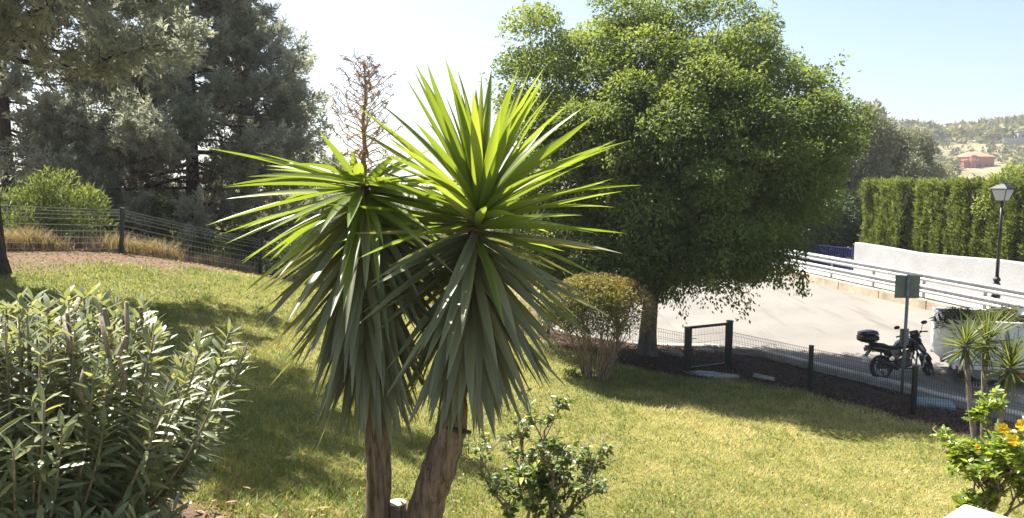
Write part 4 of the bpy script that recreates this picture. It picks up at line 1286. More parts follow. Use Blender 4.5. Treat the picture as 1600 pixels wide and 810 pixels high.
# weeds on the slope behind the yuccas
n = 26000
yv = 24 + 34 * rng.random(n) ** 1.3; x = rng.uniform(-.36, .04, n) * yv
k = x < edge_x(yv) - .6; x, yv = x[k], yv[k]; n = len(x)
k = ~inside(x, yv, LAWN); x, yv = x[k], yv[k]; n = len(x); a = rng.random(n) * 6.28
o = cloud('slope_grass', M_STRAW if False else leafmat('slope_grass_blades', [(0, (.08, .10, .025)), (.5, (.20, .20, .06)), (1, (.38, .32, .12))], trans=.4, rough=.8, spec=.1), np.c_[x, yv, np.maximum(g_rel(x, yv), terr(x, yv)) + CZ - .03], np.c_[np.cos(a) * .5, np.sin(a) * .5, np.ones(n)], np.c_[-np.cos(a), -np.sin(a), .5 + 0 * a], .15 + .3 * rng.random(n), .03 + .02 * rng.random(n), T_BEND, np.clip(fbm(x, yv, .5) + .3 * rng.normal(size=n), 0, 1), label='rough yellow-green grass on the slope beyond the far fence', kind='stuff')
o['category'] = 'grass'
# stray dry leaves, twigs and coarser weed tufts on the lawn
n = 5200
yv = 6.5 + 15 * rng.random(n) ** 1.2; x = rng.uniform(-.75, .8, n) * yv
k = inside(x, yv, LAWN) & (lawn_w(x, yv) > .3) & (rng.random(n) < .25 + .9 * fbm(x, yv, .7)); x, yv = x[k], yv[k]; n = len(x)
o = cloud('stray_leaves', M_DRYLEAF, np.c_[x, yv, g_rel(x, yv) + CZ + .03 + .03 * rng.random(n)], np.c_[rng.normal(size=(n, 2)), .4 * rng.normal(size=n)], np.c_[rng.normal(size=(n, 2)) * .6, np.ones(n)], .03 + .05 * rng.random(n), .012 + .022 * rng.random(n), T_FOLD, rng.random(n), label='small dry leaves strewn over the lawn grass', kind='stuff')
o['category'] = 'leaf litter'
n = 60000
yv = 6 + 16 * rng.random(n) ** 1.25; x = rng.uniform(-.78, .82, n) * yv
tf = smooth((fbm(x + 11, yv - 4, 4.2, 2) - .56) / .10)
k = inside(x, yv, LAWN) & (rng.random(n) < tf * lawn_w(x, yv)); x, yv = x[k], yv[k]; n = len(x)
a = rng.random(n) * 6.28; le = .3 + .9 * rng.random(n)
o = cloud('lawn_tufts', leafmat('lawn_tuft_blades', [(0, (.07, .115, .022)), (.6, (.14, .19, .04)), (1, (.34, .32, .12))], trans=.4, rough=.55), np.c_[x, yv, g_rel(x, yv) + CZ - .004], np.c_[np.cos(a) * le, np.sin(a) * le, np.ones(n)], np.c_[-np.cos(a), -np.sin(a), le], .07 + .07 * rng.random(n), .008 + .0006 * yv, T_BEND, np.clip(fbm(x, yv, .6) + .3 * rng.normal(size=n), 0, 1), label='coarser green grass tufts standing up through the lawn', kind='stuff')
o['category'] = 'grass'

# ------------------------------------------------------------------ wire mesh fences
def mesh_panel(mb, A, B, h, w=.0055, step=.05, lean=(0, 0)):
    """welded mesh between two posts; A,B feet; every wire a thin bar"""
    A, B = Vector(A), Vector(B)
    L = (B - A).length; d = (B - A) / L
    nrm = Vector((0, 0, 1)).cross(d).normalized()
    lv = Vector((lean[0], lean[1], 0))
    def P(u, z): return A + d * u + Vector((0, 0, z)) + lv * z
    u = step
    while u < L - .02:
        mb.bar(P(u, .03), P(u, h - .10), w, w)
        mb.bar(P(u, h - .10), P(u, h - .05) + nrm * .035, w, w)
        mb.bar(P(u, h - .05) + nrm * .035, P(u, h) , w, w)
        u += step
    for z in (.05, .25, .30, .50, .70, .75, h - .10, h - .02):
        if z < h: mb.bar(P(0, z) + nrm * .006, P(L, z) + nrm * .006, w, w)
def post(parent, base, foot, h, w=.085, lean=(0, 0)):
    a = Vector(foot) - Vector(base)
    o = MB()
    o.bar(a + Vector((0, 0, -.3)), a + Vector((lean[0] * h, lean[1] * h, h)), w, w)
    o.bar(a + Vector((lean[0] * h, lean[1] * h, h)), a + Vector((lean[0] * (h + .02), lean[1] * (h + .02), h + .02)), w + .012, w + .012)
    return o.build('post', MAT['dark_green_metal'], parent)
def fence(name, label, line, h, wire, skip_posts=(), lean=(0, 0), w=.085, plain=False):
    f0 = Vector((*line[0], gz(*line[0])))
    t = empty(name, f0, label=label, cat='fence')
    feet = [Vector((x, y_, gz(x, y_))) for x, y_ in line]
    for i, p in enumerate(feet):
        if i not in skip_posts: post(t, f0, p, h + .05, w, lean)
    for a, b in zip(feet[:-1], feet[1:]):
        mb = MB()
        if not plain:
            mesh_panel(mb, a - f0, b - f0, h, lean=lean)
        else:
            lv = Vector((lean[0], lean[1], 0))
            for z in (.12, .27, .42, .57, .72, .87, .97, 1.05, 1.12):
                if z < h + .05:
                    A = a - f0 + Vector((0, 0, z)) + lv * z; B = b - f0 + Vector((0, 0, z)) + lv * z
                    pts = [A.lerp(B, k / 6) + Vector((0, 0, -.03 * math.sin(math.pi * k / 6))) for k in range(7)]
                    for p, q in zip(pts[:-1], pts[1:]): mb.bar(p, q, .011, .011)
            L = (b - a).length; u = .1
            while u < L:
                A = (a - f0).lerp(b - f0, u / L)
                mb.bar(A + Vector((0, 0, .02)), A + Vector((0, 0, .62)) + lv * .62, .0045, .0045); u += .1
        mb.build('mesh_panel', wire, t)
    return t
fence('mesh_fence', 'dark green wire mesh fence running from the gate past the parked motorcycle', RIGHT_FENCE[::-1], .98, MAT['wire'], skip_posts=(0,))
fence('mesh_fence', 'wire mesh fence behind the domed shrub between the gate and the far corner', MID_FENCE, .98, MAT['wire'], skip_posts=(0,))
fence('wire_fence', 'old sagging wire fence with leaning dark posts along the dry grass', LEFT_FENCE, 1.1, MAT['wire_pale'], skip_posts=(0,), lean=(.11, -.02), plain=True)

# garden gate
def gate():
    a = Vector((4.55, 18.8, 0)); b = Vector((5.82, 19.4, 0))
    a.z = gz(a.x, a.y); b.z = gz(b.x, b.y)
    t = empty('garden_gate', a, label='small square dark green garden gate of wire mesh in a metal frame', cat='gate')
    o = Vector((0, 0, 0)); B = b - a; zb = max(0, B.z)
    h = 1.12
    MB().bar((0, 0, -.3), (0, 0, h), .13, .13).box((0, 0, h + .012), (.15, .15, .024)).build('post', MAT['dark_green_metal'], t)
    MB().bar(B + Vector((0, 0, -.3)), B + Vector((0, 0, h + .06 - B.z)), .14, .14).box(B + Vector((0, 0, h + .072 - B.z)), (.16, .16, .024)).build('post', MAT['dark_green_metal'], t)
    d = B.normalized(); d.z = 0; L = B.length
    z0, z1 = zb + .06, h - .02
    fr = MB()
    u0, u1 = .11, L - .11
    P = lambda u, z: d * u + Vector((0, 0, z))
    fr.bar(P(u0, z0), P(u0, z1), .05, .05); fr.bar(P(u1, z0), P(u1, z1), .05, .05)
    fr.bar(P(u0 - .03, z1 + .02), P(u1 + .03, z1 + .02), .062, .062); fr.bar(P(u0 - .03, z0 - .02), P(u1 + .03, z0 - .02), .05, .05)
    frame = fr.build('frame', MAT['dark_green_metal'], t)
    mb = MB(); u = u0 + .05
    while u < u1: mb.bar(P(u, z0), P(u, z1), .0055, .0055); u += .05
    for z in (.3, .5, .7, .9): mb.bar(P(u0, z), P(u1, z), .0055, .0055)
    mb.build('mesh_panel', MAT['wire'], t)
    n = Vector((d.y, -d.x, 0))
    MB().box(P(u0, .78) + n * .03, (.03, .03, .16)).bar(P(u0, .84) + n * .03, P(u0, .84) + n * .085, .016).bar(P(u0, .84) + n * .085, P(u0 + .12, .84) + n * .085, .016).build('handle', MAT['chrome'], frame)
    for z in (.25, .85): MB().tube([P(u1 + .05, z - .05), P(u1 + .05, z + .05)], .018, 8).build('hinge', MAT['black_metal'], frame)
    # concrete threshold
    c = a + Vector((.45, -.42, .0)); c.z = gz(c.x, c.y)
    outl = [(math.cos(k * .449) * (.72 + .15 * math.sin(k * 2.1)), math.sin(k * .449) * (.26 + .05 * math.cos(k * 1.7))) for k in range(14)]
    mb = MB(); n_ = 14
    V = [Vector((x, y_ - .22 * x * .3, .035)) for x, y_ in outl] + [Vector((x * 1.05, y_ * 1.08 - .066 * x, -.14)) for x, y_ in outl]
    mb.add(V, [tuple(range(n_))] + [(i, (i + 1) % n_, n_ + (i + 1) % n_, n_ + i) for i in range(n_)])
    s = mb.build('threshold_slab', MAT['concrete'], None, label='worn grey concrete slab set in the earth below the garden gate', cat='slab')
    s.location = c; s.rotation_euler = (0, 0, R(-12))
gate()
# loose stones by the trunk and along the bed
def rock(p, s, rz_, label, seed):
    r_ = np.random.default_rng(seed); mb = MB().box((0, 0, 0), s, bev=min(s) * .28)
    mb.v = [tuple(np.array(v) * (1 + .12 * r_.normal(size=3))) for v in mb.v]
    o = mb.build('stone_block', MAT['stone'], None, label=label, cat='stone', group='loose stones in the mulch bed')
    o.location = (p[0], p[1], gz(p[0], p[1]) + s[2] * .25); o.rotation_euler = (r_.normal() * .08, r_.normal() * .08, rz_)
rock((4.55, 20.6), (.55, .28, .22), -.3, 'pale squared stone lying right of the ficus trunk', 1)
rock((4.02, 20.9), (.34, .26, .18), .4, 'smaller grey stone against the foot of the ficus trunk', 2)
rock((6.35, 18.15), (.55, .22, .10), -.6, 'flat pale stone lying inside the mesh fence right of the gate', 3)
rock((5.75, 21.6), (.5, .24, .14), .1, 'dull stone behind the garden gate by the road edge', 4)

# ------------------------------------------------------------------ guardrail along the road
def guardrail():
    y0, y1 = 15.0, 47.0
    o = Vector((rail_x(y0) + .2, y0, rz(rail_x(y0), y0)))
    t = empty('guardrail', o, label='galvanised double-beam steel guardrail along the far side of the road', cat='guardrail')
    top = lambda y: rz(rail_x(y), y) + .33
    prof = [(0, .155), (-.03, .145), (-.075, .105), (-.075, .065), (-.02, .025), (-.02, -.025), (-.075, -.065), (-.075, -.105), (-.03, -.145), (0, -.155)]
    n = len(prof)
    for zc in (.80, .37):
        V, Fc = [], []
        ys_ = np.arange(y0, y1 + .01, 2.0)
        for yy in ys_:
            x = rail_x(yy) + .13; z = top(yy) + zc
            V += [(x + a - o.x, yy - o.y, z + b - o.z) for a, b in prof] + [(x + a + .008 - o.x, yy - o.y, z + b - o.z) for a, b in prof[::-1]]
        m = 2 * n
        for i in range(len(ys_) - 1):
            for k in range(m):
                j = (k + 1) % m
                Fc.append((i * m + k, i * m + j, (i + 1) * m + j, (i + 1) * m + k))
        MB().add(V, Fc).build('beam', MAT['galv'], t)
    y_ = y0 + .8; k = 0
    while y_ < y1:
        x = rail_x(y_) + .22
        z0 = top(y_)
        MB().bar(Vector((x, y_, z0 - .12)) - o, Vector((x, y_, z0 + .96)) - o, .10, .055).build('post', MAT['galv'], t)
        for zc in (.80, .37):
            MB().box(Vector((x - .07, y_, z0 + zc)) - o, (.075, .07, .14)).build('spacer', MAT['galv_dark'], t)
        if k % 2 == 0:
            for zc in (.80, .37): MB().lathe([(.004, -.02), (.035, -.02), (.035, .01), (.004, .02)], n=10, M=Matrix.Translation(Vector((rail_x(y_) + .10, y_, z0 + zc)) - o) @ Matrix.Rotation(R(-90), 4, 'Y')).build('reflector', surf('amber_reflector', (.28, .17, .05), rough=.4) if 'amber_reflector' not in bpy.data.materials else bpy.data.materials['amber_reflector'], t)
        y_ += 2.6; k += 1
guardrail()

# white wall and blue railing
def white_wall():
    y0, y1 = 33.4, 13.0
    o = Vector((wall_x(y0), y0, rz(rail_x(y0), y0) + .2))
    t = MB()
    ys_ = np.linspace(y0, y1, 12); V, Fc = [], []
    for yy in ys_:
        x = wall_x(yy); zt = CZ - 2.66 + .05 * math.sin(yy * .8) + (.03 if yy > 30 else 0); zb = rz(rail_x(yy), yy) + .05
        V += [(x - o.x, yy - o.y, zb - o.z), (x - o.x, yy - o.y, zt - .03 - o.z), (x + .03 - o.x, yy - o.y, zt - o.z), (x + .27 - o.x, yy - o.y, zt - o.z), (x + .3 - o.x, yy - o.y, zt - .03 - o.z), (x + .3 - o.x, yy - o.y, zb - o.z)]
    for i in range(11):
        for k in range(6):
            j = (k + 1) % 6; Fc.append((i * 6 + k, i * 6 + j, (i + 1) * 6 + j, (i + 1) * 6 + k))
    Fc += [(0, 1, 2, 3, 4, 5), tuple(66 + k for k in range(5, -1, -1))]
    w = MB().add(V, Fc).build('garden_wall', MAT['white_plaster'], None, label='long whitewashed wall below the clipped hedge behind the guardrail', cat='wall')
    w.location = o
white_wall()
def blue_railing():
    y0, y1 = 33.6, 47.5
    o = Vector((wall_x(y0) + .12, y0, rz(rail_x(y0), y0) + .27))
    t = empty('blue_railing', o, label='dark blue metal railing continuing on from the end of the white wall', cat='railing')
    d = Vector((wall_x(y1) - wall_x(y0), y1 - y0, -.25)); L = d.length; d /= L
    for z in (.12, 1.12): MB().bar(d * 0 + Vector((0, 0, z)), d * L + Vector((0, 0, z)), .05, .05).build('rail', MAT['blue_paint'], t)
    bar = MB(); bar.bar((0, 0, .12), (0, 0, 1.12), .05, .02)
    b0 = bar.build('bar', MAT['blue_paint'], t)
    k = 1
    while k * .16 < L:
        c = b0.copy(); COL.objects.link(c); c.location = d * (k * .16); k += 1
    for u in (0.04, L / 3, 2 * L / 3, L): MB().bar(d * u + Vector((0, 0, -.3)), d * u + Vector((0, 0, 1.2)), .07, .07).build('post', MAT['blue_paint'], t)
blue_railing()

# ------------------------------------------------------------------ street lamps
def lantern_glass():
    m, nt, nd, lk, b = nodes_of('milky_lantern_glass')
    b.inputs['Base Color'].default_value = (.75, .76, .76, 1); b.inputs['Roughness'].default_value = .3
    t_ = nd.new('ShaderNodeBsdfTranslucent'); t_.inputs[0].default_value = (.85, .85, .84, 1)
    ms = nd.new('ShaderNodeMixShader'); ms.inputs[0].default_value = .6
    lk.new(b.outputs[0], ms.inputs[1]); lk.new(t_.outputs[0], ms.inputs[2]); lk.new(ms.outputs[0], nd['Material Output'].inputs[0])
    return m
MAT['lantern_glass'] = lantern_glass()
def street_lamp(loc, H, label):
    t = empty('street_lamp', loc, R(28), label=label, cat='street lamp', group='lantern street lamps')
    k = MAT['black_metal']
    MB().lathe([(.17, -.1), (.17, .06), (.13, .10), (.12, .55), (.14, .60), (.10, .66), (.085, .85), (.13, .90), (.14, .95), (.10, 1.0), (.075, 1.06), (.11, 1.10), (.105, 1.16), (.06, 1.22)], n=14).build('base', k, t, smooth=False)
    MB().tube([(0, 0, 1.2), (0, 0, H * .6), (0, 0, H - .70)], [.055, .045, .038], 12).build('pole', k, t, smooth=True)
    z = H - .70
    MB().lathe([(.038, z), (.07, z + .03), (.05, z + .06), (.03, z + .10), (.10, z + .13)], n=12).build('neck', k, t)
    zb, zt, rb, rt = z + .13, z + .50, .13, .235
    c = [(1, 1), (-1, 1), (-1, -1), (1, -1)]
    for i in range(4):
        a, b = Vector((*c[i], 0)), Vector((*c[(i + 1) % 4], 0))
        q = .98
        V = [a * rb * q + Vector((0, 0, zb)), b * rb * q + Vector((0, 0, zb)), b * rt * q + Vector((0, 0, zt)), a * rt * q + Vector((0, 0, zt))]
        inn = [v * .985 + Vector((0, 0, v.z * .015)) for v in V]
        MB().add(V + inn, [(0, 1, 2, 3), (7, 6, 5, 4), (0, 4, 5, 1), (2, 6, 7, 3)]).build('pane', MAT['lantern_glass'], t)
    fr = MB()
    for i in range(4):
        a, b = Vector((*c[i], 0)), Vector((*c[(i + 1) % 4], 0))
        fr.bar(a * rb + Vector((0, 0, zb)), a * rt + Vector((0, 0, zt)), .018)
        fr.bar(a * rb + Vector((0, 0, zb)), b * rb + Vector((0, 0, zb)), .018); fr.bar(a * rt + Vector((0, 0, zt)), b * rt + Vector((0, 0, zt)), .022)
    fr.build('lantern_frame', k, t)
    hd = MB(); V = []
    for s, dz in ((.26, 0), (.25, .02), (.11, .13), (.07, .15), (.05, .20)):
        V += [(x * s, y_ * s, zt + .012 + dz) for x, y_ in c]
    Fc = [(3, 2, 1, 0), (16, 17, 18, 19)] + [(r * 4 + i, r * 4 + (i + 1) % 4, r * 4 + 4 + (i + 1) % 4, r * 4 + 4 + i) for r in range(4) for i in range(4)]
    hd.add(V, Fc).lathe([(.02, zt + .2), (.035, zt + .24), (.005, zt + .30)], n=8)
    hd.build('cap', k, t)
    return t
yl_ = 23.5; xl_ = (1563.5 - 800) / F * yl_
zl_ = rz(rail_x(yl_), yl_) + .26
p_top = at(1569, 286, yl_)
street_lamp(Vector((xl_, yl_, zl_)), p_top.z - zl_, 'black lantern street lamp on a tall pole behind the guardrail')
p = at(323, 352, 27.0); zg = gz(p.x, 27.0)
street_lamp(Vector((p.x, 27.0, zg)), p.z - zg, 'pale lantern street lamp down the slope beyond the wire fence')

# ------------------------------------------------------------------ traffic sign seen from behind, teal cover
def sign():
    y0 = 17.0; b = at(1408, 626, y0); z = gz(b.x, y0)
    t = empty('road_sign', Vector((b.x, y0, z)), label='grey-green back of a square sign on a thin pole beside the motorcycle', cat='sign')
    H = at(0, 430, y0).z - z
    MB().tube([(0, 0, -.3), (0.02, 0, H)], .036, 10).build('pole', MAT['galv_dark'], t, smooth=True)
    s = .54
    Mx = Matrix.Translation(Vector((.03, .05, H - s / 2 - .01))) @ Matrix.Rotation(R(-9), 4, 'Z')
    pl = MB().box((0, 0, 0), (s, .02, s), M=Mx, bev=.006).build('sign_plate', MAT['sign_back'], t)
    for dz in (-.13, .13): MB().box((0, 0, 0), (.12, .05, .03), M=Mx @ Matrix.Translation((0, -.035, dz))).build('bracket', MAT['galv_dark'], pl)
    p2 = at(1409, 527, y0).z - z
    MB().box((.02, .05, p2), (.21, .016, .38), bev=.004).build('small_plate', MAT['galv_dark'], t)
    cz = Vector((b.x + .22, y0 - .95, 0)); cz.z = gz(cz.x, cz.y)
    m = MB().box((0, 0, 0), (.78, .62, .12), bev=.012)
    m.box((0, 0, .065), (.66, .50, .012), bev=.003)
    o = m.build('utility_cover', MAT['teal'], None, label='flat teal painted utility cover on the ground at the foot of the sign pole', cat='cover')
    o.location = cz + Vector((0, 0, .02)); o.rotation_euler = (0, R(1), R(-22))
sign()

# ------------------------------------------------------------------ motorcycle
def motorcycle():
    loc = at(1377, 597, 18.15); x, y_ = loc.x, 18.15
    t = empty('motorcycle', Vector((x, y_, rz(x, y_) + .004)), label='black parked motorcycle with a top case leaning on its side stand', cat='motorcycle')
    t.rotation_euler = (R(-8), 0, R(9))          # leans to its left
    bp, bl = MAT['black_paint'], MAT['black_plastic']
    RW = .305
    def wheel(parent, cx, z, rad, wd):
        w = bpy.data.objects.new('wheel', None); COL.objects.link(w); w.parent = parent; w.location = (cx, 0, z)
        Mx = Matrix.Rotation(R(90), 4, 'X')
        th = .085
        pr = [(rad - th + .01, -wd * .35), (rad - th * .5, -wd * .5), (rad - .015, -wd * .36), (rad, -wd * .1), (rad, wd * .1), (rad - .015, wd * .36), (rad - th * .5, wd * .5), (rad - th + .01, wd * .35)]
        MB().lathe(pr, n=32, M=Mx, closed=True).build('tyre', MAT['rubber'], w, smooth=True)
        rm = MB().lathe([(rad - th - .012, -.04), (rad - th + .012, -.045), (rad - th + .012, .045), (rad - th - .012, .04)], n=32, M=Mx, closed=True)
        for k in range(5):
            a = k * 2 * math.pi / 5
            for s in (-.07, .07):
                rm.bar((math.cos(a + s * 2) * .04, 0, math.sin(a + s * 2) * .04), (math.cos(a + s) * (rad - th), 0, math.sin(a + s) * (rad - th)), .018, .03, up=(0, 1, 0))
        rm.lathe([(.045, -.06), (.045, .06)], n=12, M=Mx)
        rm.build('rim', MAT['engine'], w)
        MB().lathe([(.06, -.056), (.12, -.056), (.12, -.052), (.06, -.052)], n=24, M=Mx, closed=True).build('brake_disc', MAT['chrome'], w)
        return w
    wheel(t, 0, RW, RW, .13)
    # steered front assembly
    fs = bpy.data.objects.new('front_end', None); COL.objects.link(fs); fs.parent = t
    piv = Vector((1.02, 0, .86)); ax = Vector((-.42, 0, 1)).normalized()
    Q = Matrix.Translation(piv) @ Matrix.Rotation(R(36), 4, ax) @ Matrix.Translation(-piv)
    fs.matrix_basis = Q
    wheel(fs, 1.34, RW - .01, RW - .008, .10)
    for s in (-1, 1):
        mb = MB(); mb.tube([(1.335, s * .085, .30), (1.20, s * .085, .62)], [.028, .030], 10); mb.tube([(1.20, s * .085, .62), (1.0, s * .085, 1.0)], .021, 10)
        mb.build('fork_leg', MAT['black_metal'], fs, smooth=True)
        MB().box((1.22, s * .085, .55), (.045, .05, .05), rz=0).build('fork_reflector', MAT['white_lens'], fs)
    MB().box((1.01, 0, .98), (.10, .24, .035), bev=.01).box((1.06, 0, .85), (.10, .24, .035), bev=.01).build('yoke', MAT['black_metal'], fs)
    # front mudguard
    V, Fc = [], []
    for i in range(11):
        a = R(20 + i * 13)
        for s, dr in ((-.065, -.02), (-.05, .012), (0, .022), (.05, .012), (.065, -.02)):
            V.append((1.34 + math.cos(a) * (RW + .02 + dr), s, RW + math.sin(a) * (RW + .02 + dr)))
    for i in range(10):
        for k in range(4): Fc.append((i * 5 + k, i * 5 + k + 1, i * 5 + k + 6, i * 5 + k + 5))
    MB().add(V, Fc).build('front_mudguard', bp, fs, smooth=True)
    hb_ = MB(); hb_.tube([(.86, .37, 1.10), (.93, .22, 1.13), (1.0, .07, 1.04), (1.0, -.07, 1.04), (.93, -.22, 1.13), (.86, -.37, 1.10)], .013, 8)
    hb_.build('handlebar', MAT['black_metal'], fs, smooth=True)
    for s in (-1, 1):
        MB().tube([(.90, s * .27, 1.12), (.855, s * .385, 1.10)], .019, 10).build('grip', MAT['rubber'], fs, smooth=True)
        MB().tube([(.96, s * .24, 1.125), (.96, s * .36, 1.10)], .007, 6).build('lever', MAT['chrome'], fs)
        MB().box((.94, s * .2, 1.13), (.06, .06, .05), bev=.01).build('switch_gear', bl, fs)
        MB().tube([(.93, s * .22, 1.14), (.95, s * .25, 1.24), (.94, s * .31, 1.31)], .006, 6).build('mirror_stem', MAT['black_metal'], fs)
        Mx = Matrix.Translation((.935, s * .335, 1.345)) @ Matrix.Rotation(R(-82), 4, 'Y') @ Matrix.Diagonal((.62, 1, 1, 1))
        mr = MB().lathe([(.002, .022), (.045, .02), (.075, .004), (.078, -.006), (.07, -.008)], n=18, M=Mx).build('mirror', bl, fs, smooth=True)
        MB().lathe([(.07, .0102), (.001, .0105), (.001, .0122), (.07, .012)], n=18, M=Mx @ Matrix.Rotation(R(180), 4, 'X')).build('mirror_glass', MAT['chrome'], mr)
    Mx = Matrix.Translation((1.10, 0, .93)) @ Matrix.Rotation(R(100), 4, 'Y')
    hl = MB().lathe([(.03, -.10), (.09, -.07), (.105, 0), (.105, .03), (.09, .035)], n=18, M=Mx).build('headlight', bl, fs, smooth=True)
    MB().lathe([(.09, .036), (.05, .046), (.001, .05)], n=18, M=Mx).build('lens', MAT['white_lens'], hl, smooth=True)
    MB().prism([(1.0, 1.0), (1.10, 1.05), (1.16, 1.02), (1.08, 1.18), (1.02, 1.20)], -.10, .10).build('fly_screen', bl, fs)
    MB().box((1.0, 0, 1.10), (.05, .16, .08), bev=.02).build('instrument_pod', bl, fs)
    # frame, swing arm, engine
    fr = MB()
    for s in (-1, 1):
        fr.tube([(1.0, s * .03, .88), (.72, s * .13, .74), (.38, s * .15, .62), (-.15, s * .12, .72)], .018, 8)
        fr.tube([(1.02, s * .03, .80), (.93, s * .10, .42), (.80, s * .13, .26), (.38, s * .13, .26), (.30, s * .13, .60)], .017, 8)
        fr.bar((.40, s * .10, .36), (0, s * .10, RW), .04, .055)
        fr.tube([(.10, s * .12, .40), (.12, s * .14, .68)], .022, 8)
    fr.build('frame', MAT['black_metal'], t, smooth=False)
    en = MB().box((.62, 0, .40), (.40, .26, .22), bev=.05)
    for k in range(7): en.box((.74 + k * .006, 0, .52 + k * .028), (.20, .22, .014), bev=.004)
    en.lathe([(.001, -.15), (.09, -.15), (.10, -.12), (.10, .12), (.09, .15), (.001, .15)], n=18, M=Matrix.Translation((.52, 0, .38)) @ Matrix.Rotation(R(90), 4, 'X'))
    en.build('engine', MAT['engine'], t)
    ex = MB().tube([(.86, -.06, .55), (.93, -.09, .40), (.84, -.13, .22), (.55, -.16, .20), (.32, -.17, .27)], .022, 10)
    ex.build('exhaust_pipe', MAT['chrome'], t, smooth=True)
    MB().tube([(.36, -.17, .25), (.28, -.18, .29), (-.10, -.20, .47), (-.22, -.205, .52), (-.23, -.205, .525)], [.03, .055, .06, .05, .03], 14).build('silencer', MAT['black_metal'], t, smooth=True)
    MB().tube([(1.0, -.06, .62), (1.08, -.22, .55), (.98, -.25, .30), (.80, -.18, .24)], .016, 8).tube([(1.0, .06, .62), (1.08, .22, .55), (.98, .25, .30), (.80, .18, .24)], .016, 8).build('crash_bar', MAT['galv'], t, smooth=True)
    # tank with shrouds
    def loft(name, secs, mat, parent=t, n=14):
        """secs: (x, z centre, half width, half height)"""
        V, Fc = [], []
        for (x_, z_, w_, h_) in secs:
            for k in range(n):
                a = 2 * math.pi * k / n; ca, sa = math.cos(a), math.sin(a)
                V.append((x_, w_ * math.copysign(abs(ca) ** .7, ca), z_ + h_ * math.copysign(abs(sa) ** .7, sa)))
        for i in range(len(secs) - 1):
            for k in range(n):
                j = (k + 1) % n; Fc.append((i * n + k, i * n + j, (i + 1) * n + j, (i + 1) * n + k))
        Fc += [tuple(range(n - 1, -1, -1)), tuple(range((len(secs) - 1) * n, len(secs) * n))]
        return MB().add(V, Fc).build(name, mat, parent, smooth=True)
    tank = loft('fuel_tank', [(.42, .80, .09, .05), (.50, .84, .14, .10), (.66, .88, .17, .14), (.84, .89, .17, .13), (.96, .87, .11, .09), (1.0, .86, .06, .05)], bp)
    MB().lathe([(.001, 1.03), (.035, 1.03), (.035, 1.02)], c=(.78, 0, 0), n=12).build('filler_cap', MAT['chrome'], tank)
    for s in (-1, 1):
        MB().prism([(.80, .93), (1.02, .90), (1.14, .70), (1.06, .60), (.92, .74), (.78, .78)], s * .17, s * .205).build('tank_shroud', bp, t)
        MB().prism([(.90, .86), (1.02, .84), (1.09, .71), (1.04, .69), (.95, .78)], s * .206, s * .211).build('shroud_panel', MAT['galv'], t)
        MB().prism([(.16, .74), (.46, .76), (.50, .60), (.36, .52), (.22, .58)], s * .13, s * .16).build('side_panel', bp, t)
        MB().tube([(.44, s * .16, .30), (.44, s * .27, .29)], .016, 8).build('foot_peg', MAT['rubber'], t)
        MB().tube([(-.30, s * .08, .74), (-.31, s * .17, .73)], [.014, .03], 8).build('indicator', MAT['orange_lens'], t)
    loft('seat', [(-.26, .89, .09, .03), (-.12, .87, .125, .05), (.10, .84, .13, .055), (.22, .79, .14, .05), (.40, .785, .12, .05), (.48, .80, .08, .04)], MAT['seat'])
    loft('tail_unit', [(-.40, .84, .04, .03), (-.28, .81, .09, .055), (-.05, .78, .12, .07), (.20, .72, .13, .07), (.34, .69, .10, .05)], bp)
    MB().tube([(.02, .14, .90), (-.20, .14, .93), (-.33, .10, .93), (-.33, -.10, .93), (-.20, -.14, .93), (.02, -.14, .90)], .012, 8).box((-.30, 0, .955), (.32, .24, .02), bev=.006).build('luggage_rack', MAT['black_metal'], t)
    tcse = bpy.data.objects.new('top_case', None); COL.objects.link(tcse); tcse.parent = t; tcse.location = (-.33, 0, .965)
    loft('case_body', [(-.20, .085, .17, .055), (-.17, .08, .21, .075), (.10, .08, .22, .08), (.19, .08, .19, .075), (.215, .085, .16, .06)], bl, tcse)
    loft('case_lid', [(-.19, .19, .15, .04), (-.15, .205, .205, .062), (.05, .215, .22, .085), (.17, .20, .19, .075), (.21, .185, .15, .05)], bp, tcse)
    MB().box((-.205, 0, .14), (.02, .30, .035), bev=.006).build('case_reflector', MAT['red_lens'], tcse)
    MB().box((.13, -.205, .17), (.10, .012, .03), bev=.003).build('badge', MAT['galv'], tcse)
    # rear mudguard, plate, tail light
    MB().prism([(-.22, .78), (-.40, .60), (-.47, .62), (-.46, .64), (-.40, .64), (-.26, .82)], -.05, .05).build('rear_mudguard', bl, t)
    MB().box((0, 0, 0), (.012, .21, .16), M=Matrix.Translation((-.43, 0, .53)) @ Matrix.Rotation(R(18), 4, 'Y'), bev=.003).build('number_plate', MAT['galv'], t)
    MB().box((-.40, 0, .79), (.05, .14, .06), bev=.015).build('tail_light', MAT['red_lens'], t)
    MB().tube([(.42, .12, .28), (.36, .26, .03)], .012, 8).box((.355, .27, .022), (.07, .05, .012)).build('side_stand', MAT['black_metal'], t)
    MB().lathe([(.02, -.012), (.085, -.012), (.085, .012), (.02, .012)], n=18, M=Matrix.Translation((0, .08, RW)) @ Matrix.Rotation(R(90), 4, 'X'), closed=True).bar((0, .085, RW + .08), (.5, .085, .44), .02, .03).bar((0, .085, RW - .08), (.5, .085, .34), .02, .03).build('chain_guard', bl, t)
motorcycle()

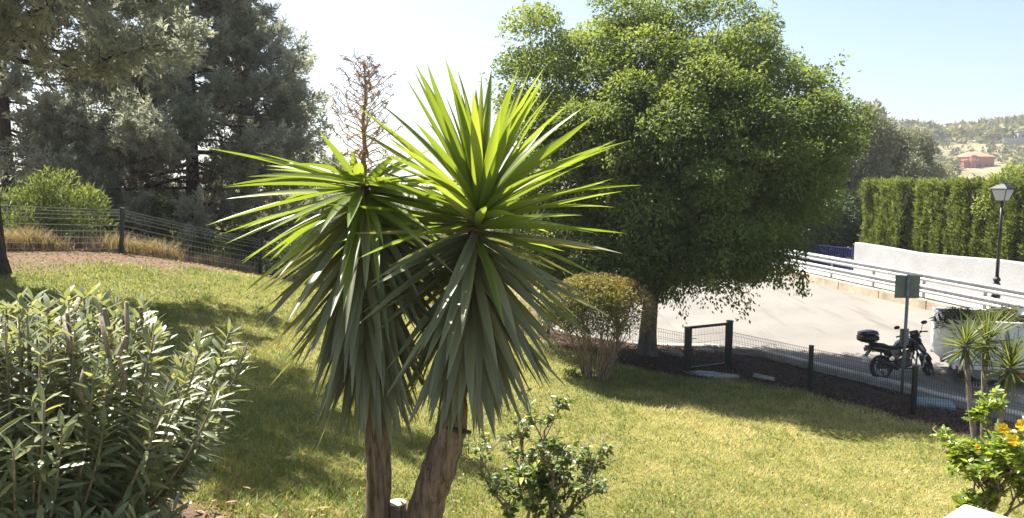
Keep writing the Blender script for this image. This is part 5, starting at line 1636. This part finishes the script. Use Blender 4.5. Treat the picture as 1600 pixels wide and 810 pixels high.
# ------------------------------------------------------------------ white tipper truck with cuttings
def truck():
    x0, y0 = 10.55, 17.3
    z0 = rz(x0, y0)
    hd = math.atan2(-.27, .96)
    t = empty('tipper_truck', Vector((x0, y0, z0)), hd, label='white flatbed tipper truck loaded with garden cuttings parked behind the fence', cat='truck')
    W, Lb, zb, zt = 1.9, 3.0, .50, 1.60
    wp = MAT['white_paint']
    mb = MB()
    mb.box((Lb / 2, W / 2, zb + .03), (Lb, W, .08))
    mb.build('bed_floor', wp, t)
    n = 4; pw = Lb / n
    for s, yy in ((0, .02), (1, W - .02)):
        for k in range(n):
            MB().box(((k + .5) * pw, yy, (zb + zt) / 2 + .02), (pw - .012, .04, zt - zb - .06), bev=.01).build('side_panel', wp, t)
            for q in range(3):
                MB().box(((k + .2 + .3 * q) * pw, yy + (-.034 if s == 0 else .034), (zb + zt) / 2), (.035, .03, zt - zb - .24), bev=.008).build('panel_rib', wp, t)
        MB().box((Lb / 2, yy, zt + .0), (Lb + .02, .075, .06), bev=.012).build('top_rail', wp, t)
        MB().box((Lb / 2, yy - .005, zb + .0), (Lb + .02, .09, .10), bev=.012).build('bottom_rail', wp, t)
    MB().box((.0, W / 2, (zb + zt) / 2 + .02), (.04, W - .06, zt - zb), bev=.01).build('tailgate', wp, t)
    MB().box((Lb, W / 2, (zb + zt) / 2 + .12), (.04, W - .06, zt - zb + .2), bev=.01).build('headboard', wp, t)
    # red and white corner marker
    for k in range(6):
        MB().box((.035 + k * .055, -.035, zb - .01), (.055, .012, .085)).build('marker_stripe', MAT['red_lens'] if k % 2 else MAT['white_lens'], t)
    ch = MB()
    for yy in (.55, W - .55): ch.box((Lb / 2 + .9, yy, zb - .12), (Lb + 1.6, .09, .14))
    ch.build('chassis', MAT['black_metal'], t)
    MB().prism([(.1, zb - .03), (1.0, zb - .03), (1.0, zb - .28), (.55, zb - .28)], .02, .05).build('skirt', MAT['galv_dark'], t)
    MB().box((1.15, .03, zb - .13), (.16, .05, .10), bev=.01).build('side_lamp', MAT['red_lens'], t)
    MB().box((1.45, .03, zb - .14), (.22, .04, .08), bev=.01).build('side_lamp', MAT['red_lens'], t)
    MB().bar((1.2, .03, .25), (2.9, .03, .25), .03, .10).build('side_guard', MAT['black_metal'], t)
    def wheel(x, yy):
        w = bpy.data.objects.new('wheel', None); COL.objects.link(w); w.parent = t; w.location = (x, yy, .33)
        Mx = Matrix.Rotation(R(90), 4, 'X')
        MB().lathe([(.20, -.10), (.29, -.11), (.33, -.08), (.33, .08), (.29, .11), (.20, .10)], n=24, M=Mx, closed=True).build('tyre', MAT['rubber'], w, smooth=True)
        MB().lathe([(.001, -.04), (.08, -.06), (.12, -.03), (.20, -.07), (.205, .07), (.001, .05)], n=20, M=Mx).build('rim', MAT['galv_dark'], w, smooth=True)
    for x in (.75, 3.7):
        for yy in (.14, W - .14): wheel(x, yy)
    cab = MB().prism([(3.15, .45), (4.75, .45), (4.80, .95), (4.55, 1.15), (4.15, 1.95), (3.2, 1.98)], .05, W - .05)
    c = cab.build('cab', wp, t)
    for yy in (.045, W - .045): MB().prism([(3.35, 1.25), (4.38, 1.2), (4.08, 1.84), (3.35, 1.86)], yy - .004, yy + .004).build('window', MAT['black_paint'], t)
    MB().add([(4.565, .15, 1.18), (4.565, W - .15, 1.18), (4.185, W - .2, 1.92), (4.185, .2, 1.92)], [(0, 1, 2, 3)]).build('windscreen', MAT['black_paint'], t)
    MB().box((4.80, W / 2, .55), (.12, W - .1, .22), bev=.03).build('bumper', MAT['black_plastic'], t)
    # load: heap of cuttings and rubbish sacks
    Mw = Matrix.Translation(t.location) @ Matrix.Rotation(hd, 4, 'Z')
    base = Mw @ Vector((Lb / 2, W / 2, zt - .45))
    hp = empty('heap_of_cuttings', base, hd, label='heap of dark green palm and hedge cuttings piled on the truck bed', cat='cuttings')
    n = 3800
    r_ = np.random.default_rng(5)
    px_, py_ = r_.uniform(-1.5, 1.45, n), r_.uniform(-.95, .9, n)
    hz = .22 + .55 * fbm(px_ * 1.3, py_ * 1.3, 1.5) - .18 * (np.abs(px_) > 1.2)
    q = np.c_[px_, py_, hz * r_.random(n) ** .35]
    D = np.c_[r_.normal(size=(n, 2)), .35 * r_.normal(size=n) - .05]
    cloud('foliage', leafmat('cut_branch_leaves', [(0, (.03, .05, .018)), (.6, (.08, .11, .04)), (1, (.18, .17, .07))], trans=.3, rough=.6), q, D, np.c_[r_.normal(size=(n, 2)) * .5, np.ones(n)], r_.uniform(.10, .24, n), r_.uniform(.012, .03, n), T_FOLD, r_.random(n), hp, kind='stuff')
    core = MB()
    for k in range(60):
        a = Vector((r_.uniform(-1.3, 1.3), r_.uniform(-.8, .8), r_.uniform(0, .7)))
        limb(core, a, a + Vector((r_.normal() * .5, r_.normal() * .4, r_.normal() * .1)), .014, .006, n=5, seg=3)
    core.build('branch', M_TWIG, hp)
    V = []
    MB().box((0, 0, .05), (2.85, 1.72, .45), bev=.2).build('packed_litter', surf('packed_litter', (.02, .03, .012), (.07, .07, .03), scale=20, rough=1, bump=1), hp)
    # drooping fronds over the tail corner
    for k in range(7):
        mb = MB(); a = Vector((-1.3 + .12 * r_.normal(), -.85 + .35 * r_.random(), .72)); d = Vector((-.75 + .3 * r_.normal(), -.25 + .2 * r_.normal(), .1))
        pts = [a + d * (u * .55) + Vector((0, 0, .10 * u - .34 * u * u)) for u in np.linspace(0, 1, 7)]
        mb.tube(pts, .006, 4)
        for i_, p_ in enumerate(pts[1:]):
            for s in (-1, 1):
                for w_ in range(3):
                    e = p_ + Vector((d.y * s * .22 + r_.normal() * .03, -d.x * s * .22 + r_.normal() * .03, -.12 - .05 * r_.random()))
                    dd = (e - p_); sd_ = Vector((.012, 0, .012))
                    mb.add([p_, p_.lerp(e, .5) + sd_, e, p_.lerp(e, .5) - sd_], [(0, 1, 2, 3)])
        mb.build('frond', M_DARKLEAF, hp)
    for k, (bx_, by_, sc, lab, m) in enumerate([(.35, -.55, (.48, .34, .22), 'dark rubbish sack lying on the truck load', surf('dark_plastic_sack', (.02, .025, .035), (.05, .06, .075), scale=8, rough=.3)),
                                               (.95, -.45, (.42, .36, .24), 'pale grey rubbish sack lying on the truck load', surf('pale_plastic_sack', (.35, .36, .37), (.5, .5, .5), scale=8, rough=.35))]):
        mb = MB(); V, Fc = [], []
        for i_ in range(9):
            ph = math.pi * i_ / 8
            for j_ in range(16):
                a = 2 * math.pi * j_ / 16
                w_ = 1 + .10 * math.sin(3 * a + ph * 2 + k) + .05 * math.sin(7 * a)
                V.append((math.sin(ph) * math.cos(a) * sc[0] * w_, math.sin(ph) * math.sin(a) * sc[1] * w_, math.cos(ph) * sc[2]))
        for i_ in range(8):
            for j_ in range(16): Fc.append((i_ * 16 + j_, i_ * 16 + (j_ + 1) % 16, (i_ + 1) * 16 + (j_ + 1) % 16, (i_ + 1) * 16 + j_))
        o = MB().add(V, Fc).build('rubbish_sack', m, None, smooth=True, label=lab, cat='sack')
        o.location = Mw @ Vector((Lb / 2 + bx_, W / 2 + by_, zt + .16)); o.rotation_euler = (.15, -.1, hd + .4 * k)
truck()

# white masonry pier of the house terrace
p = at(1470, 799, 2.7)
zb = gz(p.x, p.y)
mb = MB(); h = p.z - zb
mb.box((0, 0, h / 2 - .04), (.44, .44, h - .02 + .08), bev=.01)
mb.box((0, 0, h - .03), (.62, .62, .06), bev=.008)
o = mb.build('masonry_pier', MAT['white_plaster'], None, label='white rendered masonry pier with flat cap beside the hibiscus', cat='pier')
o.rotation_euler = (0, 0, R(38)); o.location = (p.x + .08, p.y - .36, zb)
# fallen stick on the lawn
q = Vector((4.75, 8.35, gz(4.75, 8.35) + .03))
o = MB().tube([(-.17, .05, .0), (-.05, 0, .02), (.08, -.03, .015), (.19, -.09, .0)], [.006, .008, .007, .004], 6).build('fallen_stick', M_TWIG, None, label='thin dry stick lying on the lawn before the hibiscus', cat='stick')
o.location = q

# ------------------------------------------------------------------ the hill: house, white house, pole, trees
def arch_window(t, x, y_, z, w, h, trim, dark):
    n = 8
    out = [(x - w / 2, z), (x + w / 2, z)] + [(x + w / 2 * math.cos(a), z + h - w / 2 + w / 2 * math.sin(a)) for a in np.linspace(0, math.pi, n)]
    big = [(x - w * .68, z - .05), (x + w * .68, z - .05)] + [(x + w * .68 * math.cos(a), z + h - w / 2 + w * .68 * math.sin(a)) for a in np.linspace(0, math.pi, n)]
    f = MB().prism(big, y_ - .10, y_).build('arch_surround', trim, t)
    MB().prism(out, y_ - .14, y_ - .04).build('arch_opening', dark, f)
def hill_house():
    y0 = 280.0; p = at(1532, 263, y0)
    x0 = p.x; g = float(terr(np.array([x0]), np.array([y0]))[0]) + CZ
    t = empty('hill_house', Vector((x0, y0, min(g, p.z - .5))), R(8), label='salmon pink house with hipped orange tile roof on the hillside', cat='house')
    dz = p.z - t.location.z - 1.0
    wall = surf('salmon_render', (.36, .13, .09), (.45, .18, .13), scale=.5, rough=.9)
    tile = surf('orange_roof_tiles', (.42, .15, .08), (.58, .25, .15), scale=2.0, rough=.85, bump=.4, stretch=(3, .5, 1))
    dark = surf('dark_window_void', (.03, .025, .025), rough=.3); wht = surf('white_joinery', (.75, .74, .72), rough=.6)
    MB().box((0, 4.5, dz + 3.2), (13.4, 9, 6.4)).box((0, 4.5, dz / 2 - 1), (13.4, 9, dz + 2)).build('wall', wall, t)
    a, b, c, d = (-7.1, -.4), (7.1, -.4), (7.1, 9.4), (-7.1, 9.4); zr = dz + 6.4
    rf = MB().add([(*a, zr), (*b, zr), (*c, zr), (*d, zr), (-2.2, 4.5, zr + 2.3), (2.2, 4.5, zr + 2.3), (*a, zr - .18), (*b, zr - .18), (*c, zr - .18), (*d, zr - .18)],
             [(0, 1, 5, 4), (1, 2, 5), (2, 3, 4, 5), (3, 0, 4), (0, 6, 7, 1), (1, 7, 8, 2), (2, 8, 9, 3), (3, 9, 6, 0), (9, 8, 7, 6)]).build('roof', tile, t)
    MB().box((3.0, 6, zr + 2.0), (.8, .8, 1.2)).build('chimney', wall, rf)
    wg = MB().box((-5.2, -1.0, dz + 3.6), (2.6, 2.0, 5.6)).build('stair_bay', wall, t)
    MB().prism([(-6.7, dz + 6.25), (-3.7, dz + 6.25), (-3.9, dz + 6.9), (-6.5, dz + 6.9)], -2.2, .1).build('bay_roof', tile, t)
    for k in range(3):
        w = MB().box((-6.0 + k * .8, -2.03, dz + 5.1), (.62, .08, 1.5)).build('window', MAT['orange_lens'] if False else surf('orange_blind', (.55, .20, .10), rough=.8), wg)
        MB().box((-6.0 + k * .8 - .38, -2.05, dz + 5.1), (.10, .10, 1.6)).build('mullion', wht, w)
    wl_ = MB().box((-7.9, 1.5, dz + 2.2), (2.6, 5, 4.4)).build('side_wing', wall, t)
    MB().box((-7.9, 1.5, dz + 4.5), (3.0, 5.4, .25)).build('wing_roof', tile, wl_)
    w = MB().box((-2.2, -.04, dz + 4.9), (1.7, .10, 1.0)).build('window', wht, t)
    MB().box((-2.2, -.10, dz + 4.9), (1.5, .04, .8)).build('pane', surf('pale_shutter', (.55, .42, .38), rough=.7), w)
    w = MB().box((.4, -.04, dz + 4.9), (.6, .10, .9)).build('window', wht, t)
    MB().box((.4, -.10, dz + 4.9), (.44, .04, .74)).build('pane', dark, w)
    trim = surf('brick_arch_trim', (.30, .10, .07), rough=.9)
    for x in (-2.3, -.5, 2.8, 4.9): arch_window(t, x, 0, dz + .6, 1.5, 2.3, trim, dark)
    t.scale = (.84, .84, .84); t.location.z += .16 * dz
hill_house()
def white_house():
    y0 = 330.0; p = at(1612, 222, y0)
    g = float(terr(np.array([p.x]), np.array([y0]))[0]) + CZ
    t = empty('white_house', Vector((p.x, y0, min(g, p.z) - 1)), R(-12), label='small white house above a grey retaining wall on the hillside', cat='house')
    dz = p.z - t.location.z
    MB().box((0, 4, dz + 1.6), (11, 8, 6.4)).box((0, 4, dz / 2 - 1), (11, 8, dz + 2)).build('wall', MAT['white_plaster'], t)
    MB().box((0, 4, dz + 4.9), (11.6, 8.6, .3)).build('roof', surf('pale_flat_roof', (.5, .48, .45), rough=.9), t)
    for x in (-3.5, 0, 3.2):
        w = MB().box((x, -.03, dz + 2.6), (1.3, .12, 1.3)).build('window', surf('window_frame_grey', (.3, .3, .3), rough=.6), t)
        MB().box((x, -.10, dz + 2.6), (1.1, .04, 1.1)).build('pane', MAT['black_paint'], w)
    MB().box((-3.0, -4, dz - .6), (20, .5, 4.6)).build('retaining_wall', MAT['concrete'], t)
white_house()
y0 = 432.0; p = at(1577, 181, y0); g = float(terr(np.array([p.x]), np.array([y0]))[0]) + CZ
t = empty('utility_pole', Vector((p.x, y0, g)), label='utility pole with crossarms standing on the hill ridge', cat='pole')
H = max(8.0, p.z - g)
MB().tube([(0, 0, -.5), (0, 0, H)], [.28, .2], 8).build('mast', MAT['galv_dark'], t)
for dz in (1.0, 2.4): MB().box((0, 0, H - dz), (3.4, .25, .22)).build('crossarm', MAT['galv_dark'], t)

def hill_woods():
    r_ = np.random.default_rng(12)
    m = leafmat('hillside_foliage', [(0, (.05, .06, .028)), (.45, (.11, .125, .055)), (.8, (.19, .19, .09)), (1, (.27, .24, .13))], trans=.2, rough=.8, spec=.1)
    Ps, Ts, Ls = [], [], []
    n = 7000
    yy = r_.uniform(120, 520, n); an = r_.uniform(.40, .92, n); xx = an * yy
    px = 800 + an * F
    z = terr(xx, yy)
    for x, y_, z_, p_ in zip(xx, yy, z, px):
        row = 290 - z_ / y_ * F
        field = 214 < row < 262 and (1440 < p_ < 1500 or p_ > 1490 and row > 218)
        if field and r_.random() < (.35 if p_ > 1562 else .66): continue
        if abs(p_ - 1530) < 42 and row > 225 and y_ < 285: continue
        if p_ > 1575 and 322 < y_ and y_ < 345 and r_.random() < .6: continue
        if y_ > 330 and row < 225: hgt = r_.uniform(3.5, 8.0)
        else: hgt = r_.uniform(1.2, 3.2) if field else r_.uniform(1.8, 5.0)
        k = 26
        d = r_.normal(size=(k, 3)); d /= np.linalg.norm(d, axis=1, keepdims=True)
        rad = r_.random(k) ** .4
        w = hgt * r_.uniform(.38, .62)
        Ps.append(np.c_[x + d[:, 0] * rad * w, y_ + d[:, 1] * rad * w, z_ + CZ + hgt * .5 + d[:, 2] * rad * hgt * .52])
        Ts.append(np.clip(r_.uniform(.1, .85) + .25 * d[:, 2] + .15 * r_.normal(size=k), 0, 1)); Ls.append(np.full(k, hgt * .42))
    P = np.concatenate(Ps); L = np.concatenate(Ls); n = len(P)
    o = cloud('hillside_woodland', m, P, rand_dir(n), rand_dir(n) + np.array((0, 0, .6)), L, L * .75, T_BLADE, np.concatenate(Ts), label='scrub and scattered trees covering the dry hillside', kind='stuff')
    o['category'] = 'woodland'
    # low trees over the valley and the far ridge behind the yuccas
    n = 2600
    yy = 60 + 500 * r_.random(n) ** 1.5; xx = r_.uniform(-.75, .30, n) * yy
    keep = r_.random(n) < .8; xx, yy = xx[keep], yy[keep]; Ps, Ts, Ls = [], [], []
    z = terr(xx, yy)
    for x, y_, z_ in zip(xx, yy, z):
        hgt = r_.uniform(1.5, 4.5); k = 20
        d = r_.normal(size=(k, 3)); d /= np.linalg.norm(d, axis=1, keepdims=True); rad = r_.random(k) ** .4; w = hgt * r_.uniform(.4, .65)
        Ps.append(np.c_[x + d[:, 0] * rad * w, y_ + d[:, 1] * rad * w, z_ + CZ + hgt * .5 + d[:, 2] * rad * hgt * .52])
        Ts.append(np.clip(r_.uniform(.1, .8) + .25 * d[:, 2], 0, 1)); Ls.append(np.full(k, hgt * .42))
    P = np.concatenate(Ps); L = np.concatenate(Ls); n = len(P)
    o = cloud('valley_woodland', m, P, rand_dir(n), rand_dir(n) + np.array((0, 0, .6)), L, L * .75, T_BLADE, np.concatenate(Ts), label='far scrub woodland in the valley behind the yuccas', kind='stuff')
    o['category'] = 'woodland'
hill_woods()

# ------------------------------------------------------------------ thin summer haze over the whole place
m = bpy.data.materials.new('thin_haze'); m.use_nodes = True
nt = m.node_tree; nt.nodes.clear()
vo = nt.nodes.new('ShaderNodeVolumePrincipled'); ou = nt.nodes.new('ShaderNodeOutputMaterial')
vo.inputs['Color'].default_value = (.93, .95, .98, 1)
vo.inputs['Density'].default_value = HAZE
vo.inputs['Anisotropy'].default_value = .35
nt.links.new(vo.outputs[0], ou.inputs['Volume'])
mb = MB().box((0, 0, 0), (5200, 5200, 80))
h = mb.build('haze', m, None, kind='stuff', label='thin pale summer haze hanging over the garden and hill')
h['category'] = 'haze'
h.location = (0, 0, 56 - 40)
